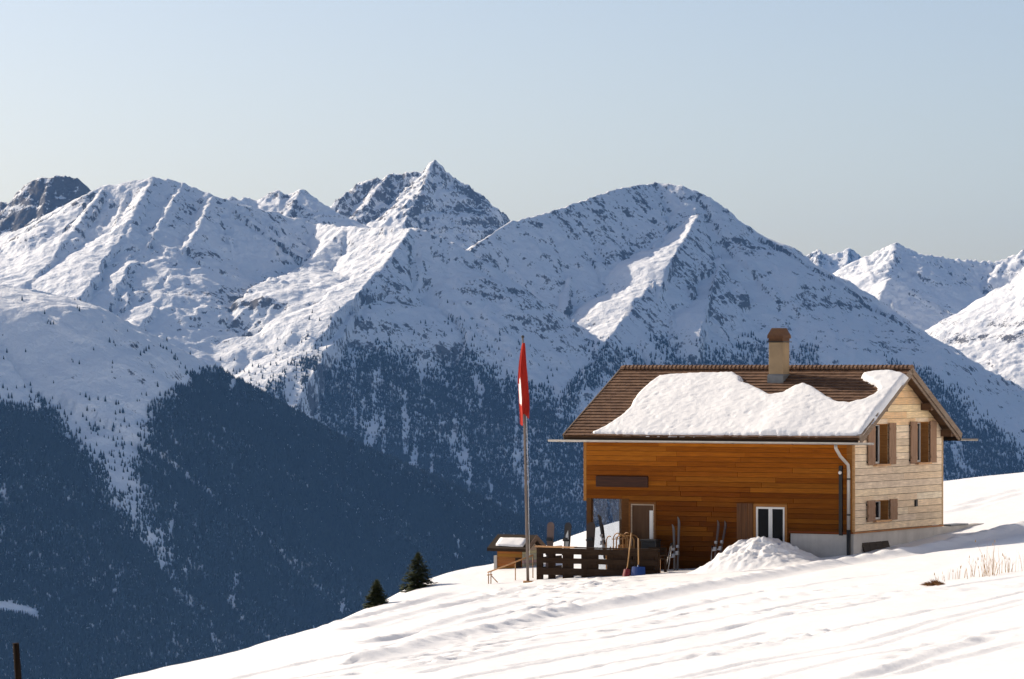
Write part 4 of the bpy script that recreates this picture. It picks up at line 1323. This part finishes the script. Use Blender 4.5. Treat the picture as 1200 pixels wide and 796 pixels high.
# --- bench and box at the fence end
BG = -1.5
bn = house_thing('wooden_bench', px_l(757, BG), BG, 0, 'dark wooden bench with slatted back at the right end of the fence', 'bench')
bl_ = px_l(773.5, BG) - px_l(757, BG); bz = lambda py: py_z(py, -6.4, BG)
for i in range(3): box('seat_slat', 0, bl_, -.02 + i * .13, .09 + i * .13, bz(655.5), bz(654), M_FENCE, bn)
for (a, b) in ((650.5, 646.5), (645, 641.5)): box('back_slat', -.12, bl_, .38, .41, bz(a), bz(b), M_FENCE, bn)
for x in (0, bl_ - .06):
    for y in (-.02, .36): box('leg', x, x + .06, y, y + .06, bz(677) - .25, bz(654) if y < 0 else bz(642), M_SILL if (x > 0 and y < 0) else M_FENCE, bn)
    box('armrest', x, x + .06, -.04, .42, bz(651.5), bz(650), M_FENCE, bn)
bx = house_thing('black_crate', px_l(751, -.55), -.55, 0, 'black plastic crate on the terrace in front of the glazed door', 'crate')
bxl = px_l(768.5, -.55) - px_l(751, -.55); cz = lambda py: py_z(py, -6.6, -.55)
bm = bmesh.new(); add_box(bm, 0, bxl, 0, .3, cz(650), cz(634.5)); bm_obj('tub', bm, M_BLACK, bx, bevel=.015)
bm = bmesh.new(); add_box(bm, -.015, bxl + .015, -.02, .32, cz(634.5), cz(632)); bm_obj('lid', bm, M_BLACK, bx, bevel=.01)
tk = box('trestle', .03, bxl - .03, .03, .27, -.75, cz(650), M_FENCE, bx)

# --- flagpole with the flag hanging limp
PB = on_ground(618.8, 112.4, .15); PT = at(612.6, 396, 112.4)
fp = empty('flagpole', PB, 0, 'tall slightly leaning wooden flagpole left of the chalet', 'flagpole')
d = PT - PB
kp = NT('weathered_pole'); M_POLE = kp.out(kp.mix(kp.noise(kp.mapped(kp.n('NewGeometry').outputs['Position'], (8, 8, 1)), 2, 4), (.10, .078, .066), (.22, .18, .155)), .8)
tube('pole', [(0, 0, 0), d * .25, d * .6, d * .9, d], [.044, .042, .036, .028, .024], M_POLE, fp, 10)
bm = bmesh.new(); bmesh.ops.create_uvsphere(bm, u_segments=10, v_segments=8, radius=.045, matrix=Matrix.Translation(d + Vector((0, 0, .03))))
bm_obj('finial', bm, M_DARKMETAL, fp, smooth=True)
tube('halyard', [d * .985 + Vector((.05, -.02, 0)), d * .5 + Vector((.07, -.05, 0)), d * .13 + Vector((.06, -.05, 0))], .006, M_WHITE, fp, 5)
box('foot_board', -.14, .36, -.14, .10, .13, .19, M_SILL, fp)
# flag: cloth that starts narrow at the hoist's top and falls in folds
kr = NT('red_cloth'); pr = kr.n('NewGeometry').outputs['Position']
M_FRED = kr.out(kr.mix(kr.noise(pr, 9, 3), (.34, .020, .014), (.44, .034, .020)), .85, spec=.15)
M_FWHT = mat_flat('white_cloth', (.80, .77, .74), .85, .15)
nu, nv = 44, 70
z_t = (YH - 402) / F * 112.4 + ZC; z_b = (YH - 496.5) / F * 112.4 + ZC
Vf, Ff, mats = [], [], []
for j in range(nv + 1):
    v = j / nv
    for i in range(nu + 1):
        u = i / nu
        wid = .09 + .31 * min(1, v * 2.2) ** .8 * (1 - .22 * max(0, v - .78) / .22)
        # cloth folded back and forth: the fly edge hangs lower and to the left
        fold = math.sin(u * 3.0 * math.pi + .6 * math.sin(v * 3)) * .5
        x = (-.40 + .80 * u + .16 * fold) * wid - .05 * v + .02 - .03 * math.sin(v * 5)
        y = -.13 + .075 * math.cos(u * 3.0 * math.pi + .4) * min(1, .25 + v * 1.4) - .02 * math.sin(v * 9 + u * 4)
        drop = z_t - v * (z_t - z_b) * (1.0 - .13 * u + .05 * math.sin(u * 9)) 
        f_ = (z_t - drop) / (z_t - z_b)
        cx = PT.x + (PB.x - PT.x) * (PT.z - drop) / (PT.z - PB.z)
        Vf.append((cx + x, 112.4 + y, drop))
def cross(u, v):
    return (.10 < u < .40 and .42 < v < .72) or (.02 < u < .16 and .50 < v < .74)
for j in range(nv):
    for i in range(nu):
        a = j * (nu + 1) + i
        Ff.append((a, a + nu + 1, a + nu + 2, a + 1)); mats.append(1 if cross((i + .5) / nu, (j + .5) / nv - .10 * (i / nu)) else 0)
fl_ = mesh_obj('flag', [Vector(v) - Vector((PT.x, 112.4, z_b)) for v in Vf], Ff, M_FRED, None, smooth=True)
fl_.data.materials.append(M_FWHT)
fl_.data.polygons.foreach_set('material_index', mats)
sol = fl_.modifiers.new('cloth', 'SOLIDIFY'); sol.thickness = .004
fl_.location = (PT.x, 112.4, z_b)
tag(fl_, 'limp red flag with part of a white cross hanging on the flagpole', 'flag')

# --- small shed on the slope
YHUT = 118.5
hb = on_ground(583, YHUT); HS = YHUT / F
hut = empty('small_shed', hb, -YAW, 'tiny wooden shed with snow on its dark roof left of the flagpole', 'shed')
def hpx(dx): return dx * HS / CO
wl_ = hpx(29); dp_ = 18 * HS / SI; hh = (657 - 634.5) * HS
ZB_ = -(657 - 661) * HS
for i in range(6):
    plank(hut, 0, wl_, -.02, .02, i * hh / 6 - .02 * (i == 0) - .1 * (i == 0), (i + 1) * hh / 6 - .006, tuple(c * rb.uniform(.8, 1.2) for c in (.34, .15, .04)), 'plank')
for i in range(6):
    plank(hut, wl_, wl_ + .03, 0, dp_, i * hh / 6 - .15 * (i == 0), (i + 1) * hh / 6 - .006, tuple(c * rb.uniform(.85, 1.15) for c in (.62, .53, .43)), 'plank')
box('body', .02, wl_ - .001, .02, dp_, -.3, hh + .02, M_CORE, hut)
box('door', wl_ * .74, wl_ * .97, -.035, -.021, -.02, hh * .62, M_FENCE, hut)
box('corner_post', -.10, -.0, -.05, .08, -.35, hh * .72, M_PLASTER, hut)
bm = bmesh.new(); gp = .34
add_prism(bm, [(-.14, hh - .02), (dp_ / 2, hh + gp), (dp_ + .14, hh - .02)], wl_, wl_ + .029, Matrix(((0, 1, 0, 0), (1, 0, 0, 0), (0, 0, 1, 0), (0, 0, 0, 1))))
gb_ = bm_obj('gable', bm, M_BOARD, hut); gb_.color = (.60, .50, .40, 1)
def hut_slope(bm, sgn, o0, o1, l0, l1, s0=0, s1=1):
    run = dp_ / 2 + .18
    def P(l, s, o): return Vector((l, dp_ / 2 + sgn * s * run, hh + gp + .03 - s * (gp + .03) * run / (dp_ / 2 + .14) + o))
    v = [bm.verts.new(P(l, s, o)) for o in (o0, o1) for (l, s) in ((l0, s0), (l1, s0), (l1, s1), (l0, s1))]
    for f in ((0, 1, 2, 3), (4, 5, 6, 7), (0, 1, 5, 4), (1, 2, 6, 5), (2, 3, 7, 6), (3, 0, 4, 7)): bm.faces.new([v[i] for i in f])
for sgn in (-1, 1):
    bm = bmesh.new(); hut_slope(bm, sgn, 0, .09, -.26, wl_ + .22); bm_obj('roof_slope', bm, M_CORE, hut)
    bm = bmesh.new(); hut_slope(bm, sgn, -.06, .095, wl_ + .222, wl_ + .25); bm_obj('barge_board', bm, M_BEAM, hut)
bm = bmesh.new(); hut_slope(bm, -1, .092, .15, -.02, wl_ + .08, .36, .86)
bmesh.ops.subdivide_edges(bm, edges=list(bm.edges), cuts=6, use_grid_fill=True)
for v in bm.verts:
    n_ = float(fbm(np.array([v.co.x * 4]), np.array([v.co.y * 4]), 2, 511)[0])
    v.co.z += .035 * n_; v.co.x += .05 * n_
hs_ = bm_obj('shed_snow', bm, M_SNOW, None, smooth=True, bevel=0)
hs_.location = hb; hs_.rotation_euler = (0, 0, -YAW)
tag(hs_, 'small snow patch lying on the dark roof of the tiny shed', 'snow')

# --- thin railing below the shed
YR = 113.5
rl = empty('rope_railing', on_ground(575, YR), 0, 'thin wooden railing stepping down from the fence towards the shed', 'railing')
rb0 = rl.location.copy()
Rp = [(571.5, 671, 113.2), (590, 664, 113.4), (604, 658.5, 113.6), (625, 650.5, 113.8)]
P3 = [at(*p) - rb0 for p in Rp]
tube('rail', P3, .022, M_SILL, rl, 6)
for px, y0_, y1_, yy in ((575.3, 684, 669, 113.2), (572.5, 684, 672, 113.2), (604, 681, 658, 113.6), (624.5, 678, 650.5, 113.8)):
    a = at(px, y0_ + 4, yy) - rb0; b = at(px, y1_, yy) - rb0
    tube('post', [a, b], .017, M_HANDLE, rl, 6)
tube('brace', [at(576, 675, 113.2) - rb0, at(583, 682.5, 112.9) - rb0], .015, M_HANDLE, rl, 6)
tube('lower_rail', [at(570.5, 674, 113.2) - rb0, at(577, 673.5, 113.2) - rb0], .016, M_SILL, rl, 6)

# --- young spruces on the brow
M_NEEDLE = NT('spruce_needles'); _p = M_NEEDLE.n('NewGeometry').outputs['Position']
M_NEEDLE = M_NEEDLE.out(M_NEEDLE.mix(M_NEEDLE.noise(_p, 14, 3), (.022, .032, .012), (.075, .088, .030)), .75, spec=.2)
M_BARK = mat_wood('spruce_bark', (.10, .065, .04), axis=2, rough=.9)
def spruce(px, py, Y, h, r, label, seed):
    rr = random.Random(seed)
    b = at(px, py, Y); b.z = gz(b.x, b.y) - .05
    t = empty('spruce', b, 0, label, 'tree', 'young spruces on the brow of the snow slope')
    tube('trunk', [(0, 0, 0), (0.0, 0, h * .5), (.01, 0, h * .97)], [.03, .018, .004], M_BARK, t, 6)
    bm = bmesh.new()
    nb = 330
    for i in range(nb):
        q = (i + rr.random()) / nb
        zz = h * (.03 + .95 * q)
        rad = r * (1 - q) ** .78 * (.55 + .5 * rr.random()) + .02
        a = rr.uniform(0, 2 * math.pi)
        droop = -.22 * rad + rr.uniform(-.03, .05) + .35 * rad * q
        d = Vector((math.cos(a), math.sin(a), 0)); s_ = Vector((-math.sin(a), math.cos(a), 0))
        tip = d * rad + Vector((0, 0, zz + droop)); root = Vector((0, 0, zz + .02))
        n = 4
        for kk in range(n):                       # fan of needle sprays along the branch
            f0 = .15 + .85 * kk / n; f1 = min(1.08, f0 + .42)
            w = (.055 + .07 * rad / r) * (1.1 - .5 * f0) * rr.uniform(.7, 1.3)
            p0 = root.lerp(tip, f0); p1 = root.lerp(tip, f1)
            up = Vector((0, 0, rr.uniform(-.03, .045)))
            for sg_ in (-1, 1):
                v = [bm.verts.new(p0), bm.verts.new(p0.lerp(p1, .55) + s_ * sg_ * w + up), bm.verts.new(p1 + up * .5)]
                bm.faces.new(v)
        v = [bm.verts.new(tip - d * .05 - s_ * .012), bm.verts.new(tip - d * .05 + s_ * .012), bm.verts.new(tip + d * .04 + Vector((0, 0, .02)))]
        bm.faces.new(v)
    me = bpy.data.meshes.new('crown'); bm.to_mesh(me); bm.free(); me.materials.append(M_NEEDLE)
    link(bpy.data.objects.new('crown', me), t)
    return t
spruce(490, 688, 115.5, 1.08, .66, 'larger dark young spruce on the brow left of the shed', 3)
spruce(441.5, 717, 108.5, .74, .44, 'smaller dark young spruce lower on the brow', 8)

# --- leaning post, lower left
pb = Vector((at(24.5, 796, 66).x, 66, 0)); pb.z = gz(pb.x, pb.y) - .2
ptop = at(18.5, 754, 66)
ps = empty('leaning_post', pb, 0, 'dark leaning wooden post at the lower left corner', 'post')
bm = bmesh.new(); add_tube(bm, [(0, 0, 0), (ptop - pb) * .5 + Vector((.01, 0, 0)), ptop - pb], [.062, .058, .054], 10)
bm_obj('shaft', bm, mat_wood('old_post_wood', (.018, .012, .008), axis=2, rough=.9, spec=.05), ps, smooth=True)
tube('cap', [(ptop - pb) * .997, (ptop - pb) * 1.003], .057, M_CORE, ps, 10)

# --- snow heap in front of the window
def heap():
    la_, lb_ = px_l(800, -1.6), px_l(1000, -1.6)
    l = np.arange(la_ - .2, lb_ + .3, .045); g = np.arange(-3.1, -.10, .045)
    Lh, Gh = np.meshgrid(l, g)
    prof_px = [800, 822, 840, 852, 862, 873, 885, 896, 908, 918, 930, 945, 962, 980, 1000]
    prof_py = [676, 668, 657, 646, 639, 635.5, 632.5, 632, 637, 643, 648, 654, 657, 658, 657]
    ll = np.array([px_l(p, -1.3) for p in prof_px]); zz_ = np.array([py_z(q, a, -1.3) for q, a in zip(prof_py, ll)])
    top = np.interp(Lh, ll, zz_)
    W = np.array([[0.0]])
    X_, Y_ = X0 + Lh * CO + Gh * SI, Y0 - Lh * SI + Gh * CO
    gr = np.vectorize(gz)(X_, Y_) - HZ
    hgt = np.clip(top - gr, 0, None)
    back = sstep(-.10, -.55, Gh) * .55 + .45
    cross_ = np.where(Gh > -1.3, back, np.clip(1 - ((-1.3 - Gh) / 1.7) ** 1.3, 0, 1))
    ends = sstep(la_ - .1, la_ + .5, Lh) * (1 - sstep(lb_ - .6, lb_ + .2, Lh))
    k_ = hgt * cross_ * ends
    lump = .16 * fbm(Lh / .55, Gh / .55, 3, 601) + .10 * (ridged(Lh / .35, Gh / .35, 3, 603) - .5) + .05 * fbm(Lh / .12, Gh / .12, 2, 605)
    z_ = gr + k_ + lump * np.clip(k_ * 2.2, 0, 1) - .05 + .05 * np.clip(k_ * 5, 0, 1)
    o = grid_mesh('snow_heap', Lh, Gh, z_, M_SNOW)
    o.location = hw(0, 0, 0); o.rotation_euler = (0, 0, -YAW)
    tag(o, 'lumpy shovelled snow heap in front of the white casement window', 'snow heap')
heap()

# --- dry grass sticking out of the snow
kg = NT('dry_grass'); M_GRASS = kg.out(kg.mix(kg.n('ObjectInfo').outputs['Random'], (.42, .26, .12), (.55, .38, .20)), .8)
M_GRASSD = mat_flat('brown_dead_grass', (.30, .15, .055), .85)
def stalks(name, spots, mat, label, cat, kind=None):
    bm = bmesh.new(); r_ = random.Random(9)
    c0 = on_ground(spots[0][0], spots[0][1])
    for (px, Y, n, hgt, spread) in spots:
        for _ in range(n):
            p = on_ground(px + r_.gauss(0, spread), Y + r_.gauss(0, .25), .02) - c0
            h = hgt * r_.uniform(.45, 1.1); lx, ly = r_.gauss(0, .16) * h, r_.gauss(0, .16) * h
            w = .006
            a = r_.uniform(0, math.pi)
            s_ = Vector((math.cos(a), math.sin(a), 0)) * w
            m_ = p + Vector((lx * .4, ly * .4, h * .6)); t_ = p + Vector((lx, ly, h))
            v = [bm.verts.new(q) for q in (p - s_, p + s_, m_ + s_ * .7, m_ - s_ * .7, t_)]
            bm.faces.new(v[:4]); bm.faces.new((v[3], v[2], v[4]))
            if r_.random() < .35:
                u = Vector((0, 0, 1)) * .03
                v = [bm.verts.new(q) for q in (t_ - s_ * 2 - u, t_ + s_ * 2 - u, t_ + s_ + u, t_ - s_ + u)]
                bm.faces.new(v)
    me = bpy.data.meshes.new(name); bm.to_mesh(me); bm.free(); me.materials.append(mat)
    o = link(bpy.data.objects.new(name, me)); o.location = c0
    return tag(o, label, cat, kind=kind)
stalks('dry_grass', [(1120, 88, 12, .34, 9), (1137, 88.5, 12, .40, 7), (1155, 88, 18, .50, 5), (1162, 88.5, 20, .74, 4), (1176, 89, 9, .42, 8), (1192, 89, 14, .5, 8), (1105, 87.5, 7, .2, 6), (1150, 97, 8, .16, 14)], M_GRASS, 'thin dry straw-coloured grass stalks in the snow at the right edge', None, 'stuff')
def clump():
    bm = bmesh.new(); r_ = random.Random(12); c0 = on_ground(1095, 86)
    for _ in range(420):
        u = r_.gauss(0, .30)
        u = max(-.5, min(.45, u))
        p = Vector((u * .45 + .06, r_.gauss(0, .10), 0)); hh_ = .16 * (1 - abs(u - .12) / .7) * r_.uniform(.4, 1)
        tip = p + Vector((-.16 * r_.uniform(.4, 1.2), r_.gauss(0, .05), hh_))
        s_ = Vector((0, r_.choice((-1, 1)) * .010, .006))
        v = [bm.verts.new(q) for q in (p - s_, p + s_, tip)]
        bm.faces.new(v)
    me = bpy.data.meshes.new('grass_clump'); bm.to_mesh(me); bm.free(); me.materials.append(M_GRASSD)
    o = link(bpy.data.objects.new('grass_clump', me)); o.location = c0
    tag(o, 'low brown clump of dead grass bent over in the foreground snow', 'grass clump')
clump()
# ================================================================ HAZE
hz = NT('haze_air')
hz.t.nodes.remove(hz.p)
pv = hz.t.nodes.new('ShaderNodeVolumePrincipled')
pv.inputs['Color'].default_value = (.20, .46, 1.0, 1)
pv.inputs['Density'].default_value = 1.05e-5
pv.inputs['Anisotropy'].default_value = 0.0
hz.t.links.new(pv.outputs[0], hz.t.nodes['Material Output'].inputs['Volume'])
HB = box('haze', -7000, 7000, -2500, 24000, -830, 900, hz.m)
tag(HB, 'thin blue mountain air between the snow slope and the far peaks', None, kind='stuff')
